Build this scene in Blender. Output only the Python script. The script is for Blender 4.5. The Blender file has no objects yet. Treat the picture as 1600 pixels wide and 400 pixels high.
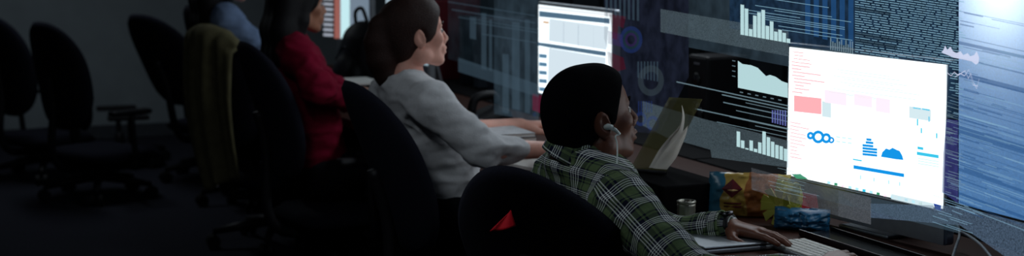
import bpy, bmesh, math, random
import numpy as np
from mathutils import Vector, Matrix, noise
from mathutils.bvhtree import BVHTree
random.seed(7)
scene = bpy.context.scene
COL = scene.collection
# ------------------------------------------------------------------ camera
F = 2700.0                                   # focal length in pixels of a 1600 wide frame
PITCH = math.radians(7.2)
CAMP = Vector((0, 0, 1.58))
cam_d = bpy.data.cameras.new('camera'); cam = bpy.data.objects.new('camera', cam_d); COL.objects.link(cam)
cam.location = CAMP; cam.rotation_euler = (math.pi/2 - PITCH, 0, 0)
cam_d.sensor_width = 36; cam_d.lens = 36*F/1600; cam_d.clip_start = .05; cam_d.clip_end = 60
cam_d.dof.use_dof = True; cam_d.dof.focus_distance = 4.3; cam_d.dof.aperture_fstop = 3.4
scene.camera = cam
# ------------------------------------------------------------------ world, exposure
w = bpy.data.worlds.new('room_dark'); scene.world = w; w.use_nodes = True
w.node_tree.nodes['Background'].inputs[0].default_value = (.30, .36, .5, 1)
w.node_tree.nodes['Background'].inputs[1].default_value = .004
vs = scene.view_settings
vs.view_transform = 'Standard'; vs.look = 'None'; vs.exposure = 0; vs.gamma = 1; vs.use_curve_mapping = False
# ------------------------------------------------------------------ frames of reference
# u runs along the desk row away from the camera, v is the way the workers face
U = Vector((-.377, .926, 0)).normalized(); V = Vector((U.y, -U.x, 0)); Z = Vector((0, 0, 1))
def uv(u, v, z=0): return U*u + V*v + Z*z
FW = Vector((0, math.cos(PITCH), -math.sin(PITCH))); UPV = Vector((0, math.sin(PITCH), math.cos(PITCH))); RT = Vector((1, 0, 0))
def ray(px, py): return FW + RT*((px-800)/F) - UPV*((py-200)/F)
def at(px, py, d): return CAMP + ray(px, py)*d
def onz(px, py, z): r = ray(px, py); return CAMP + r*((z-CAMP.z)/r.z)
def onv(px, py, v): r = ray(px, py); return CAMP + r*((v-CAMP.dot(V))/r.dot(V))
# ------------------------------------------------------------------ added lights, out of view (each sits in a fixture built below)
def area(name, loc, size, sy, energy, col, target):
    l = bpy.data.lights.new(name, 'AREA'); l.shape = 'RECTANGLE'; l.size = size; l.size_y = sy; l.energy = energy; l.color = col
    o = bpy.data.objects.new(name, l); COL.objects.link(o); o.location = loc
    o.rotation_euler = (Vector(target)-Vector(loc)).to_track_quat('-Z', 'Y').to_euler(); return o
CEIL_Z = 2.75
ADDED_LAMPS = [(4.35, 3.02, 1.95, .95), (5.9, 3.02, 1.95, .9), (7.6, 3.02, 1.95, .9), (9.9, 1.3, 2.55, 0), (3.9, .55, 2.3, 0)]   # u, v, height, tilt towards the workers
for (lu, lv, lz, tilt), e in zip(ADDED_LAMPS, (4.0, 7.5, 1.8, 6.5, 6.5)):
    p = uv(lu, lv, lz-.05); d = (-Z*math.cos(tilt)-V*math.sin(tilt)); o = area('added_fill_light', p+d*.012, .22, 1.1, e, (.84, .93, 1), p+d)
    M = Matrix((V*math.cos(tilt)-Z*math.sin(tilt), U, -d)).transposed(); o.rotation_euler = M.to_euler()
SPOT = uv(3.05, 2.535, 1.44)
area('added_glow_light', SPOT, .14, .14, 1.6, (.92, .97, 1), SPOT-V)  # added to whiten the corner of the blue field
# ------------------------------------------------------------------ materials
def lin(c): return tuple(((x/255+.055)/1.055)**2.4 if x/255 > .04045 else x/255/12.92 for x in c) + (1,)
MATS = {}
def mat(name, rgb, rough=.6, spec=.3, metal=0, var=.15, vscale=40, bump=0, bscale=200, emit=None, es=0, sheen=0, sss=0):
    if name in MATS: return MATS[name]
    m = bpy.data.materials.new(name); m.use_nodes = True; nt = m.node_tree; b = nt.nodes['Principled BSDF']
    b.inputs['Roughness'].default_value = rough; b.inputs['Metallic'].default_value = metal
    b.inputs['Specular IOR Level'].default_value = spec
    if sheen: b.inputs['Sheen Weight'].default_value = sheen
    c = lin(rgb)
    tc = nt.nodes.new('ShaderNodeTexCoord'); n = nt.nodes.new('ShaderNodeTexNoise'); n.inputs['Scale'].default_value = vscale; n.inputs['Detail'].default_value = 4
    nt.links.new(tc.outputs['Object'], n.inputs['Vector'])
    r = nt.nodes.new('ShaderNodeValToRGB')
    r.color_ramp.elements[0].position = .3; r.color_ramp.elements[1].position = .7
    r.color_ramp.elements[0].color = tuple(x*(1-var) for x in c[:3])+(1,); r.color_ramp.elements[1].color = tuple(min(1, x*(1+var)) for x in c[:3])+(1,)
    nt.links.new(n.outputs['Fac'], r.inputs['Fac']); nt.links.new(r.outputs['Color'], b.inputs['Base Color'])
    if bump:
        n2 = nt.nodes.new('ShaderNodeTexNoise'); n2.inputs['Scale'].default_value = bscale; nt.links.new(tc.outputs['Object'], n2.inputs['Vector'])
        bp = nt.nodes.new('ShaderNodeBump'); bp.inputs['Strength'].default_value = bump; bp.inputs['Distance'].default_value = .01
        nt.links.new(n2.outputs['Fac'], bp.inputs['Height']); nt.links.new(bp.outputs['Normal'], b.inputs['Normal'])
    if emit: b.inputs['Emission Color'].default_value = lin(emit); b.inputs['Emission Strength'].default_value = es
    MATS[name] = m; return m
def emat(name, rgb, strength, opacity=1.0, speck=0, sscale=300, glassy=0, lines=0):
    """light-giving picture element; opacity < 1 lets what lies behind show through"""
    if name in MATS: return MATS[name]
    m = bpy.data.materials.new(name); m.use_nodes = True; nt = m.node_tree; nt.nodes.clear(); N = nt.nodes.new; L = nt.links.new
    out = N('ShaderNodeOutputMaterial'); e = N('ShaderNodeEmission'); e.inputs[0].default_value = lin(rgb); e.inputs[1].default_value = strength
    sh = e.outputs[0]
    if speck:
        tc = N('ShaderNodeTexCoord'); n = N('ShaderNodeTexNoise'); n.inputs['Scale'].default_value = sscale; n.inputs['Detail'].default_value = 2
        L(tc.outputs['Object'], n.inputs['Vector'])
        mr = N('ShaderNodeMapRange'); mr.inputs['From Min'].default_value = .35; mr.inputs['From Max'].default_value = .65
        mr.inputs['To Min'].default_value = strength*(1-speck); mr.inputs['To Max'].default_value = strength*(1+speck)
        L(n.outputs['Fac'], mr.inputs['Value']); L(mr.outputs[0], e.inputs[1])
    if glassy:
        t = N('ShaderNodeBsdfTranslucent'); t.inputs[0].default_value = (.75, .84, .92, 1)
        mx = N('ShaderNodeMixShader'); mx.inputs[0].default_value = glassy; L(sh, mx.inputs[1]); L(t.outputs[0], mx.inputs[2]); sh = mx.outputs[0]
    if opacity < 1:
        tr = N('ShaderNodeBsdfTransparent'); mx = N('ShaderNodeMixShader'); mx.inputs[0].default_value = opacity
        L(tr.outputs[0], mx.inputs[1]); L(sh, mx.inputs[2]); sh = mx.outputs[0]
    L(sh, out.inputs[0]); MATS[name] = m; return m
# ------------------------------------------------------------------ mesh helpers
def link(name, me, m=None, parent=None, smooth=False):
    o = bpy.data.objects.new(name, me); COL.objects.link(o)
    if m:
        me.materials.clear(); me.materials.append(m)
    if parent: o.parent = parent
    if smooth: me.shade_smooth()
    return o
def tag(o, label=None, cat=None, group=None, kind=None):
    if label: o['label'] = label
    if cat: o['category'] = cat
    if group: o['group'] = group
    if kind: o['kind'] = kind
    return o
def empty(name, loc, rz=0, label=None, cat=None, group=None):
    o = bpy.data.objects.new(name, None); COL.objects.link(o); o.location = loc; o.rotation_euler = (0, 0, rz); o.empty_display_size = .05
    return tag(o, label, cat, group)
def bm_mesh(bm, name='mesh'):
    me = bpy.data.meshes.new(name); bmesh.ops.recalc_face_normals(bm, faces=bm.faces); bm.to_mesh(me); bm.free(); return me
def bm_box(bm, c, s, bev=0, rot=None):
    r = bmesh.ops.create_cube(bm, size=1); vs_ = r['verts']
    for v in vs_: v.co = Vector((v.co.x*s[0], v.co.y*s[1], v.co.z*s[2]))
    if bev:
        es = list({e for v in vs_ for e in v.link_edges}); rb = bmesh.ops.bevel(bm, geom=es, offset=bev, segments=2, affect='EDGES', profile=.5)
        vs_ = list({v for f in rb['faces'] for v in f.verts} | {v for v in vs_ if v.is_valid})
    for v in vs_:
        p = v.co.copy()
        if rot: p = rot @ p
        v.co = p + Vector(c)
def box(name, c, s, m, parent=None, bev=.004, rot=None):
    bm = bmesh.new(); bm_box(bm, c, s, bev, rot); return link(name, bm_mesh(bm), m, parent)
def bm_tube(bm, pts, r, seg=10, cap=True):
    pts = [Vector(p) for p in pts]; n = len(pts)
    rs = r if isinstance(r, (list, tuple)) else [r]*n
    rings = []; prev = None
    for i, p in enumerate(pts):
        t = (pts[min(i+1, n-1)]-pts[max(i-1, 0)]).normalized()
        a = prev if prev else (Vector((0, 0, 1)) if abs(t.z) < .9 else Vector((1, 0, 0)))
        a = (a - t*a.dot(t)).normalized(); prev = a; b = t.cross(a)
        rings.append([bm.verts.new(p + (a*math.cos(2*math.pi*k/seg)+b*math.sin(2*math.pi*k/seg))*rs[i]) for k in range(seg)])
    for i in range(n-1):
        for k in range(seg): bm.faces.new((rings[i][k], rings[i][(k+1) % seg], rings[i+1][(k+1) % seg], rings[i+1][k]))
    if cap: bm.faces.new(rings[0][::-1]); bm.faces.new(rings[-1])
def tube(name, pts, r, m, parent=None, seg=10):
    bm = bmesh.new(); bm_tube(bm, pts, r, seg); return link(name, bm_mesh(bm), m, parent, True)
def spline(pts, n=8):
    pts = [Vector(p) for p in pts]; out = []
    for i in range(len(pts)-1):
        p0, p1, p2, p3 = pts[max(i-1, 0)], pts[i], pts[i+1], pts[min(i+2, len(pts)-1)]
        for k in range(n):
            t = k/n; out.append(.5*((2*p1)+(p2-p0)*t+(2*p0-5*p1+4*p2-p3)*t*t+(3*p1-p0-3*p2+p3)*t**3))
    return out+[pts[-1]]
def lathe(name, prof, m, parent=None, seg=28, loc=(0, 0, 0)):
    bm = bmesh.new(); rings = []
    for r, z in prof: rings.append([bm.verts.new((loc[0]+r*math.cos(2*math.pi*k/seg), loc[1]+r*math.sin(2*math.pi*k/seg), loc[2]+z)) for k in range(seg)])
    for i in range(len(rings)-1):
        for k in range(seg): bm.faces.new((rings[i][k], rings[i][(k+1) % seg], rings[i+1][(k+1) % seg], rings[i+1][k]))
    bm.faces.new(rings[0][::-1]); bm.faces.new(rings[-1])
    return link(name, bm_mesh(bm), m, parent, True)
def grid(name, fn, nu, nv, m, parent=None, thick=0, closed=False):
    vs_ = [fn(i/nu, j/nv) for j in range(nv+1) for i in range(nu+1)]
    fs = [(j*(nu+1)+i, j*(nu+1)+i+1, (j+1)*(nu+1)+i+1, (j+1)*(nu+1)+i) for j in range(nv) for i in range(nu)]
    me = bpy.data.meshes.new(name); me.from_pydata([tuple(v) for v in vs_], [], fs)
    o = link(name, me, m, parent, True)
    if thick: md = o.modifiers.new('thick', 'SOLIDIFY'); md.thickness = thick; md.offset = 0
    return o
def pad(name, w_, h_, t, m, parent, fn, nx=20, nz=24, p=3.2):
    """upholstered pad: rounded outline w x h, thickness t bulging to the middle; fn(y,z,side) bends it into place"""
    bm = bmesh.new(); L = {}
    for side in (1, -1):
        for j in range(nz+1):
            for i in range(nx+1):
                a = 2*i/nx-1; b = 2*j/nz-1
                k = (abs(a)**p+abs(b)**p)**(1/p); mx = max(abs(a), abs(b)); s = mx/k if k > 1e-6 else 1
                y, z = a*s, b*s
                e = max(0, 1-mx**6)
                if mx > .999 and side == -1: L[(side, i, j)] = L[(1, i, j)]; continue
                L[(side, i, j)] = bm.verts.new(fn(y*w_/2, z*h_/2, side*(t/2)*(.35+.65*e) if mx < .999 else 0))
    for side in (1, -1):
        for j in range(nz):
            for i in range(nx):
                q = [L[(side, i, j)], L[(side, i+1, j)], L[(side, i+1, j+1)], L[(side, i, j+1)]]
                try: bm.faces.new(q if side == 1 else q[::-1])
                except ValueError: pass
    return link(name, bm_mesh(bm), m, parent, True)
def copy_tree(o, parent=None):
    c = o.copy(); COL.objects.link(c); c.parent = parent
    for ch in list(o.children):
        copy_tree(ch, c)
    return c
# ------------------------------------------------------------------ implicit surfaces for people, bags and cloth
class Field:
    def __init__(s, lo, hi, h):
        s.o = np.array(lo, float); s.h = h; s.n = np.maximum(4, np.ceil((np.array(hi, float)-s.o)/h).astype(int)+1)
        s.a = np.full(tuple(s.n), 5., np.float32)
    def sub(s, lo, hi):
        i0 = np.clip(np.floor((np.array(lo)-s.o)/s.h).astype(int), 0, s.n-1); i1 = np.clip(np.ceil((np.array(hi)-s.o)/s.h).astype(int)+1, 1, s.n)
        sl = tuple(slice(a, b) for a, b in zip(i0, i1))
        ax = [(s.o[d]+s.h*np.arange(i0[d], i1[d])).astype(np.float32) for d in range(3)]
        return sl, ax[0][:, None, None], ax[1][None, :, None], ax[2][None, None, :]
    def put(s, sl, d, k, op):
        a = s.a[sl]
        if a.size == 0: return
        if op == 'add':
            hh = np.clip(.5+.5*(a-d)/k, 0, 1); s.a[sl] = a*(1-hh)+d*hh-k*hh*(1-hh)
        else:
            hh = np.clip(.5-.5*(a+d)/k, 0, 1); s.a[sl] = a*(1-hh)-d*hh+k*hh*(1-hh)
    def cap(s, a, b, ra, rb=None, k=.02, op='add'):
        rb = ra if rb is None else rb; a = np.array(a, float); b = np.array(b, float); m = max(ra, rb)+2*k+3*s.h
        sl, X, Y, Zz = s.sub(np.minimum(a, b)-m, np.maximum(a, b)+m); ab = b-a; L = max(1e-9, ab@ab)
        x, y, z = X-a[0], Y-a[1], Zz-a[2]; t = np.clip((x*ab[0]+y*ab[1]+z*ab[2])/L, 0, 1)
        d = np.sqrt((x-t*ab[0])**2+(y-t*ab[1])**2+(z-t*ab[2])**2)-(ra+(rb-ra)*t)
        s.put(sl, d.astype(np.float32), k, op)
    def chain(s, pts, rs, k=.02):
        for i in range(len(pts)-1): s.cap(pts[i], pts[i+1], rs[i], rs[i+1], k)
    def ell(s, c, r, R=None, k=.02, op='add'):
        c = np.array(c, float); r = np.array(r, float); m = r.max()+2*k+3*s.h
        sl, X, Y, Zz = s.sub(c-m, c+m); x, y, z = X-c[0], Y-c[1], Zz-c[2]
        if R is not None:
            q = np.array(R)[:3, :3]; x, y, z = [q[0, i]*x+q[1, i]*y+q[2, i]*z for i in range(3)]
        k0 = np.sqrt((x/r[0])**2+(y/r[1])**2+(z/r[2])**2); k1 = np.sqrt((x/r[0]**2)**2+(y/r[1]**2)**2+(z/r[2]**2)**2)+1e-9
        s.put(sl, (k0*(k0-1)/k1).astype(np.float32), k, op)
    def cut(s, p, n, k=.004):
        """remove the half space on the side n points to"""
        p = np.array(p, float); n = np.array(n, float); n /= np.linalg.norm(n)
        sl, X, Y, Zz = s.sub(s.o, s.o+s.h*s.n)
        d = -((X-p[0])*n[0]+(Y-p[1])*n[1]+(Zz-p[2])*n[2]); s.put(sl, d.astype(np.float32), k, 'sub')
    def mesh(s):
        f = s.a; f[0] = f[-1] = 1; f[:, 0] = f[:, -1] = 1; f[:, :, 0] = f[:, :, -1] = 1
        sg = f < 0; n = f.shape
        cs = [(i, j, k) for i in (0, 1) for j in (0, 1) for k in (0, 1)]
        view = lambda A, c: A[c[0]:n[0]-1+c[0], c[1]:n[1]-1+c[1], c[2]:n[2]-1+c[2]]
        cnt = sum(view(sg, c).astype(np.int8) for c in cs); act = (cnt > 0) & (cnt < 8)
        I = np.argwhere(act); idx = np.full(act.shape, -1, np.int64); idx[act] = np.arange(len(I))
        vals = {c: f[I[:, 0]+c[0], I[:, 1]+c[1], I[:, 2]+c[2]].astype(float) for c in cs}
        acc = np.zeros((len(I), 3)); num = np.zeros(len(I))
        for c in cs:
            for d in range(3):
                if c[d]: continue
                e = list(c); e[d] = 1; e = tuple(e); va, vb = vals[c], vals[e]; m = (va < 0) != (vb < 0)
                t = np.where(m, va/np.where(m, va-vb, 1), 0); pos = np.repeat(np.array(c, float)[None], len(I), 0); pos[:, d] = t
                acc += pos*m[:, None]; num += m
        verts = s.o+s.h*(I+acc/num[:, None]); quads = []
        for d in range(3):
            A = np.take(sg, range(0, n[d]-1), d); B = np.take(sg, range(1, n[d]), d); E = np.argwhere(A != B)
            o1, o2 = [q for q in range(3) if q != d]
            E = E[(E[:, o1] > 0) & (E[:, o2] > 0) & (E[:, o1] < n[o1]-1) & (E[:, o2] < n[o2]-1)]
            ins = sg[E[:, 0], E[:, 1], E[:, 2]]
            def cell(a, b): q = E.copy(); q[:, o1] -= a; q[:, o2] -= b; return idx[q[:, 0], q[:, 1], q[:, 2]]
            Q = np.stack([cell(1, 1), cell(0, 1), cell(0, 0), cell(1, 0)], 1)
            fl = ins if d != 1 else ~ins
            Q[~fl] = Q[~fl][:, ::-1]; quads.append(Q)
        return verts, np.concatenate(quads)
    def build(s, name, m, parent=None, disp=None, uvf=None):
        v, q = s.mesh()
        if parent is not None:
            pm = np.array(parent.matrix_basis.inverted()); v = v@pm[:3, :3].T+pm[:3, 3]
        me = bpy.data.meshes.new(name); me.vertices.add(len(v)); me.vertices.foreach_set('co', v.astype(np.float32).ravel())
        me.loops.add(q.size); me.loops.foreach_set('vertex_index', q.astype(np.int32).ravel())
        me.polygons.add(len(q)); me.polygons.foreach_set('loop_start', np.arange(0, q.size, 4, dtype=np.int32)); me.update(calc_edges=True); me.validate()
        if disp:
            nn = np.zeros(len(v)*3, np.float32); me.vertices.foreach_get('normal', nn); nn = nn.reshape(-1, 3)
            dd = np.array([disp(Vector(p)) for p in v]); v = v+nn*dd[:, None]; me.vertices.foreach_set('co', v.astype(np.float32).ravel()); me.update()
        if uvf is not None:
            lay = me.uv_layers.new(name='cloth'); out = np.zeros((len(me.loops), 2), np.float32)
            nf = len(me.polygons); qi = np.zeros(len(me.loops), np.int32); me.loops.foreach_get('vertex_index', qi)
            out[:] = uvf(v, qi.reshape(nf, 4)).reshape(-1, 2); lay.data.foreach_set('uv', out.ravel())
        return link(name, me, m, parent, True)
# ================================================================== THE ROOM
RZ = math.atan2(V.y, V.x)                     # local X = V (facing), local Y = U (along the row)
FAR_U, RIGHT_V, LEFT_V, BACK_U, CEIL = 12.15, 4.4, -4.2, -2.2, CEIL_Z
m_floor = mat('dark_carpet', (46, 47, 56), .9, .1, var=.25, vscale=60, bump=.4, bscale=400)
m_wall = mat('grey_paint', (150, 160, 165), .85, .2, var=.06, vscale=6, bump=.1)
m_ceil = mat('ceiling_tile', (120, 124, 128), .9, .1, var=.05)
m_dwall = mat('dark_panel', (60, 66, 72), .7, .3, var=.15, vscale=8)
m_white = mat('white_plastic', (205, 208, 210), .35, .5, var=.03)
room = Matrix.Rotation(RZ, 4, 'Z')
def slab(name, u0, u1, v0, v1, z0, z1, m, kind='structure', bev=0):
    o = box(name, (0, 0, 0), (abs(v1-v0), abs(u1-u0), abs(z1-z0)), m, None, bev)
    o.location = uv((u0+u1)/2, (v0+v1)/2, (z0+z1)/2); o.rotation_euler.z = RZ
    if kind: o['kind'] = kind
    return o
slab('floor', BACK_U, FAR_U+.1, LEFT_V, RIGHT_V, -.1, 0, m_floor)
slab('ceiling', BACK_U, FAR_U+.1, LEFT_V, RIGHT_V, CEIL, CEIL+.1, m_ceil)
slab('wall_far', FAR_U, FAR_U+.12, LEFT_V, RIGHT_V, 0, CEIL, m_wall)
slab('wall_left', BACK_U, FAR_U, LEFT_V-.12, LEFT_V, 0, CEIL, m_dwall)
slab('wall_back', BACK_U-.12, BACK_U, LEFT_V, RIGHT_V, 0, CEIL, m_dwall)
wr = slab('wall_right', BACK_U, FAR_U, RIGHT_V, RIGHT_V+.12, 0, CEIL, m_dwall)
slab('baseboard_far', FAR_U-.015, FAR_U, LEFT_V, RIGHT_V, 0, .09, mat('baseboard_grey', (70, 74, 80), .6))
m_pan = [mat('wall_panel_%d' % i, c, .65, .3, var=.12, vscale=7) for i, c in enumerate([(58, 66, 74), (84, 94, 102), (50, 56, 66)])]
pw = .42; wcu = (BACK_U+FAR_U)/2; pme = []
for q in range(3):
    bm = bmesh.new(); bm_box(bm, (0, 0, 0), (.03, pw-.03, CEIL-.1), .006); pme.append(bm_mesh(bm, 'wall_panel')); pme[-1].materials.append(m_pan[q])
for i in range(21):                            # upright wall panels behind the desks
    o = bpy.data.objects.new('wall_panel', pme[(i*7+i//3) % 3]); COL.objects.link(o); o.parent = wr
    o.location = (-.08, 2.4+i*pw-wcu, 0)
# ---- housings of the added lights, hung out of view to brighten the workers
m_frame = mat('added_light_frame', (190, 192, 195), .5)
m_diff = mat('added_light_diffuser', (240, 240, 240), .6, emit=(205, 232, 255), es=.8)
for i, (lu, lv, lz, tilt) in enumerate(ADDED_LAMPS):
    t = empty('added_light', uv(lu, lv, lz-.05), RZ, ['added unseen light panel before the nearest desk', 'added unseen light panel before the second desk', 'added unseen light panel before the third desk', 'added unseen light panel near the far wall', 'added unseen light panel above the aisle behind the nearest chairs'][i], 'lamp', 'added lights')
    rt = Matrix.Rotation(tilt, 3, 'Y')
    box('housing', rt@Vector((0, 0, .03)), (.28, 1.18, .03), m_frame, t, .006, rt)
    for sx in (-1, 1): box('frame', rt@Vector((sx*.13, 0, .006)), (.02, 1.18, .03), m_frame, t, .003, rt)
    box('diffuser', rt@Vector((0, 0, .011)), (.24, 1.15, .008), m_diff, t, 0, rt)
    for sy in (-1, 1): tube('cord', [rt@Vector((0, sy*.4, .04)), Vector((0, sy*.4, CEIL-lz+.05))], .004, mat('dark_metal', (40, 42, 46), .4, .5, metal=.7), t, 6)
# ================================================================== OFFICE CHAIRS
m_fab = mat('black_fabric', (26, 27, 38), .9, .15, var=.3, vscale=300, bump=.3, bscale=600)
m_bp = mat('black_plastic', (20, 20, 24), .55, .3, var=.1)
m_cap = mat('caster_rubber', (16, 16, 18), .6)
def make_chair(name, seat_z=.46, rec=12, bh=.60, bw=.48, curve=.06, pw=2.7, taper=.16):
    t = empty(name, (0, 0, 0)); r = math.radians(rec)
    pad('seat', .50, .48, .085, m_fab, t, lambda y, z, s: Vector((z+.02, y, seat_z-.043+s-.02*max(0, z-.15)/.1)), 14, 14, 4)
    def bf(y, z, s):
        h = z+bh/2+.11; x = -.215+s+curve*(abs(y)/(bw/2))**2-.03*math.sin(math.pi*h/(bh+.11))*-1
        y2 = y*(1-taper*max(0, (z/(bh/2)))**2)
        return Vector((-.0+x-h*math.sin(r)+0, y2, seat_z+h*math.cos(r)))
    pad('backrest', bw, bh, .065, m_fab, t, bf, 20, 26, pw)
    a = bf(0, -bh/2+.05, -.05)
    tube('back_bracket', spline([(-.05, 0, seat_z-.11), (-.22, 0, seat_z-.10), (-.29, 0, seat_z+.0), tuple(bf(0, -bh/2+.12, -.045)), tuple(bf(0, 0, -.04))], 5), .022, m_bp, t, 8)
    box('mechanism', (0, 0, seat_z-.12), (.2, .16, .05), m_bp, t, .01)
    for s in (-1, 1):
        ar = tube('armrest', spline([(.05, s*.19, seat_z-.1), (.05, s*.28, seat_z-.08), (.03, s*.29, seat_z+.1), (.03, s*.285, seat_z+.19)], 5), .017, m_bp, t, 8)
        box('arm_pad', (.02, s*.285, seat_z+.205), (.25, .07, .03), m_bp, ar, .012)
    lathe('gas_column', [(.03, .09), (.03, .2), (.02, .205), (.02, seat_z-.13)], m_bp, t, 12)
    for k in range(5):
        an = 2*math.pi*k/5+.3; d = Vector((math.cos(an), math.sin(an), 0)); n = Vector((-d.y, d.x, 0))
        lg = tube('base_leg', [d*.02+Z*.115, d*.16+Z*.10, d*.30+Z*.078], [.024, .022, .015], m_bp, t, 8)
        c = d*.30+Z*.033
        bm = bmesh.new()
        for s in (-1, 1): bm_tube(bm, [c+n*(s*.022-.009), c+n*(s*.022+.009)], .032, 12)
        bm_tube(bm, [c-n*.014, c+n*.014], .01, 6); bm_tube(bm, [c, c+Z*.04], .009, 6); link('caster', bm_mesh(bm), m_cap, lg)
    return t
def place(t, p, yaw, label, group='office chairs'):
    t.location = (p[0], p[1], 0); t.rotation_euler.z = math.radians(yaw); tag(t, label, 'chair', group); return t
def chair_at_top(px, py, d, yaw, rec, label, seat_z=None, bh=.60, bw=.48, pw=2.7, taper=.16):
    """put a chair so that the middle of its backrest's upper edge is at the point seen there"""
    p = at(px, py, d); r = math.radians(rec); sz = p.z-(bh+.11)*math.cos(r) if seat_z is None else seat_z
    t = make_chair('office_chair', sz, rec, bh, bw, .06, pw, taper); back = .215+(bh+.11)*math.sin(r)
    f = Vector((math.cos(math.radians(yaw)), math.sin(math.radians(yaw)), 0)); q = p+f*back
    return place(t, q, yaw, label)
ch_man = chair_at_top(790, 280, 4.12, 60, 26, 'black office chair reclined under the man in the checked shirt', seat_z=.40, bh=.53, bw=.50, pw=2.1, taper=.30)
ch_wom = chair_at_top(544, 126, 5.38, 27, 18, 'black office chair behind the woman in the white top', bh=.60, bw=.42)
ch_red = chair_at_top(378, 64, 6.75, 28, 14, 'black office chair behind the woman in the magenta jacket', bh=.58, bw=.40)
ch_blu = chair_at_top(326, 50, 7.90, 36, 10, 'black office chair with an olive coat hung over its back', bh=.56, bw=.42)
ch_a = chair_at_top(216, 22, 9.7, 50, 26, 'empty black office chair tilted back against the grey far wall', bh=.60, bw=.54)
ch_c = chair_at_top(62, 34, 9.2, 48, 10, 'empty black office chair standing second from the left edge', bh=.60, bw=.50)
ch_d = chair_at_top(-18, 24, 9.9, 48, 10, 'empty black office chair cut off by the left edge', bh=.60, bw=.48)
ch_f = chair_at_top(296, 8, 9.0, 40, 14, 'empty black office chair rising just behind the olive coat', bh=.60, bw=.42)
ch_e = chair_at_top(92, 92, 10.6, 20, 14, 'low black office chair with its armrest showing by the far wall', bh=.46, bw=.44)
# red cloth corner on the back of the nearest chair
bpy.context.view_layer.update()
def hit(o, px, py):
    dg = bpy.context.evaluated_depsgraph_get(); b = BVHTree.FromObject(o, dg); mi = o.matrix_world.inverted()
    return b.ray_cast(mi@CAMP, (mi.to_3x3()@ray(px, py)).normalized())
br = [c for c in ch_man.children if c.name.startswith('backrest')][0]
def on_surface(o, px, py, off):
    h = hit(o, px, py)
    if h[0] is None: return None
    n = h[1] if h[1].dot(o.matrix_world.to_3x3().inverted()@ray(px, py)) < 0 else -h[1]
    return h[0]+n*off
pts = []; mwi = br.matrix_world.inverted(); hp0 = on_surface(br, 798, 329, .002); d0 = (br.matrix_world@hp0-CAMP).dot(FW) if hp0 else 4.1
for fa, fb in [(i/8, j/8) for j in range(9) for i in range(9)]:      # a cloth corner hanging straight down from the reclined back
    top = Vector((798, 329)); l = Vector((765, 361)); rr = Vector((806, 353))
    q = top.lerp(l.lerp(rr, fa), fb); p = at(q.x, q.y+3*math.sin(fa*3.1)*fb, d0-.004-.012*fb+.004*math.sin(fa*7)*fb)
    pts.append(mwi@p)
me = bpy.data.meshes.new('cloth_tag'); me.from_pydata([tuple(p) for p in pts], [], [(j*9+i, j*9+i+1, (j+1)*9+i+1, (j+1)*9+i) for j in range(8) for i in range(8)])
o = link('cloth_tag', me, mat('red_cloth', (225, 25, 42), .7, .2, var=.1), ch_man, True); o.modifiers.new('t', 'SOLIDIFY').thickness = .003; o['label'] = 'small red cloth corner on the chair back'
# coat over the fourth worker's chair
m_coat = mat('olive_wool', (112, 106, 78), .9, .1, var=.2, vscale=25, bump=.3, bscale=150)
CA = ch_blu; bb = [c for c in CA.children if c.name.startswith('backrest')][0]
yw = CA.rotation_euler.z; cp = at(326, 50, 7.90)
fx = Vector((math.cos(yw), math.sin(yw), 0)); fy = Vector((-fx.y, fx.x, 0)); tn = math.tan(math.radians(10))
def coat(a, b):
    # b runs from the front flap over the top edge and down behind; a across the chair's width
    y = (a-.5)*2; arch = -.09*abs(y)**2.4; wrap = .075*abs(y)**2
    t = max(0, (b-.2)/.8); wd = .225*(1+.12*math.sin(t*2.5)-.22*t*t)
    fold = (.016*math.sin(a*19+b*1.5)+.008*math.sin(a*43+1))*min(1, .3+t*1.6)
    if b < .2: q = b/.2; x = .085-.05*q; z = arch-.20*(1-q)+.022*q
    elif b < .3: q = (b-.2)/.1; x = .035-.105*q; z = arch+.022+.022*math.sin(q*math.pi)-.02*q
    else: q = (b-.3)/.7; x = -.07+q*.62*tn*.6-.03*math.sin(q*3.1); z = arch*(1-q)-.0-.70*q+.035*math.sin(a*7+1)*q
    return cp+fx*(x-fold+(wrap if b > .25 else wrap*.6))+fy*(y*wd)+Z*z
o = grid('coat', coat, 44, 44, m_coat, None, .008); tag(o, 'olive khaki coat draped over an office chair back', 'coat')
# ================================================================== DESKS
m_wood = bpy.data.materials.new('desk_wood'); m_wood.use_nodes = True; nt = m_wood.node_tree; b = nt.nodes['Principled BSDF']; MATS['desk_wood'] = m_wood
tc = nt.nodes.new('ShaderNodeTexCoord'); mp = nt.nodes.new('ShaderNodeMapping'); mp.inputs['Scale'].default_value = (14, 1.4, 14); nz = nt.nodes.new('ShaderNodeTexNoise'); nz.inputs['Scale'].default_value = 5; nz.inputs['Detail'].default_value = 6
rp = nt.nodes.new('ShaderNodeValToRGB'); rp.color_ramp.elements[0].color = lin((50, 28, 22)); rp.color_ramp.elements[1].color = lin((78, 44, 33))
nt.links.new(tc.outputs['Object'], mp.inputs[0]); nt.links.new(mp.outputs[0], nz.inputs[0]); nt.links.new(nz.outputs[0], rp.inputs[0]); nt.links.new(rp.outputs[0], b.inputs['Base Color']); b.inputs['Roughness'].default_value = .6; b.inputs['Specular IOR Level'].default_value = .25
m_dm = mat('dark_metal', (40, 42, 46), .4, .5, metal=.7)
DZ = .73
DESK_U = [(2.35, 4.55), (4.57, 6.15), (6.17, 7.65), (7.67, 9.2)]
dl = ['brown wooden desk of the man in the checked shirt', 'brown wooden desk of the woman in the white top', 'brown wooden desk of the woman in the magenta jacket', 'brown wooden desk of the person in the grey-blue shirt']
m_wood2 = mat('dark_laminate', (16, 16, 18), .8, .15, var=.15, vscale=10)
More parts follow.
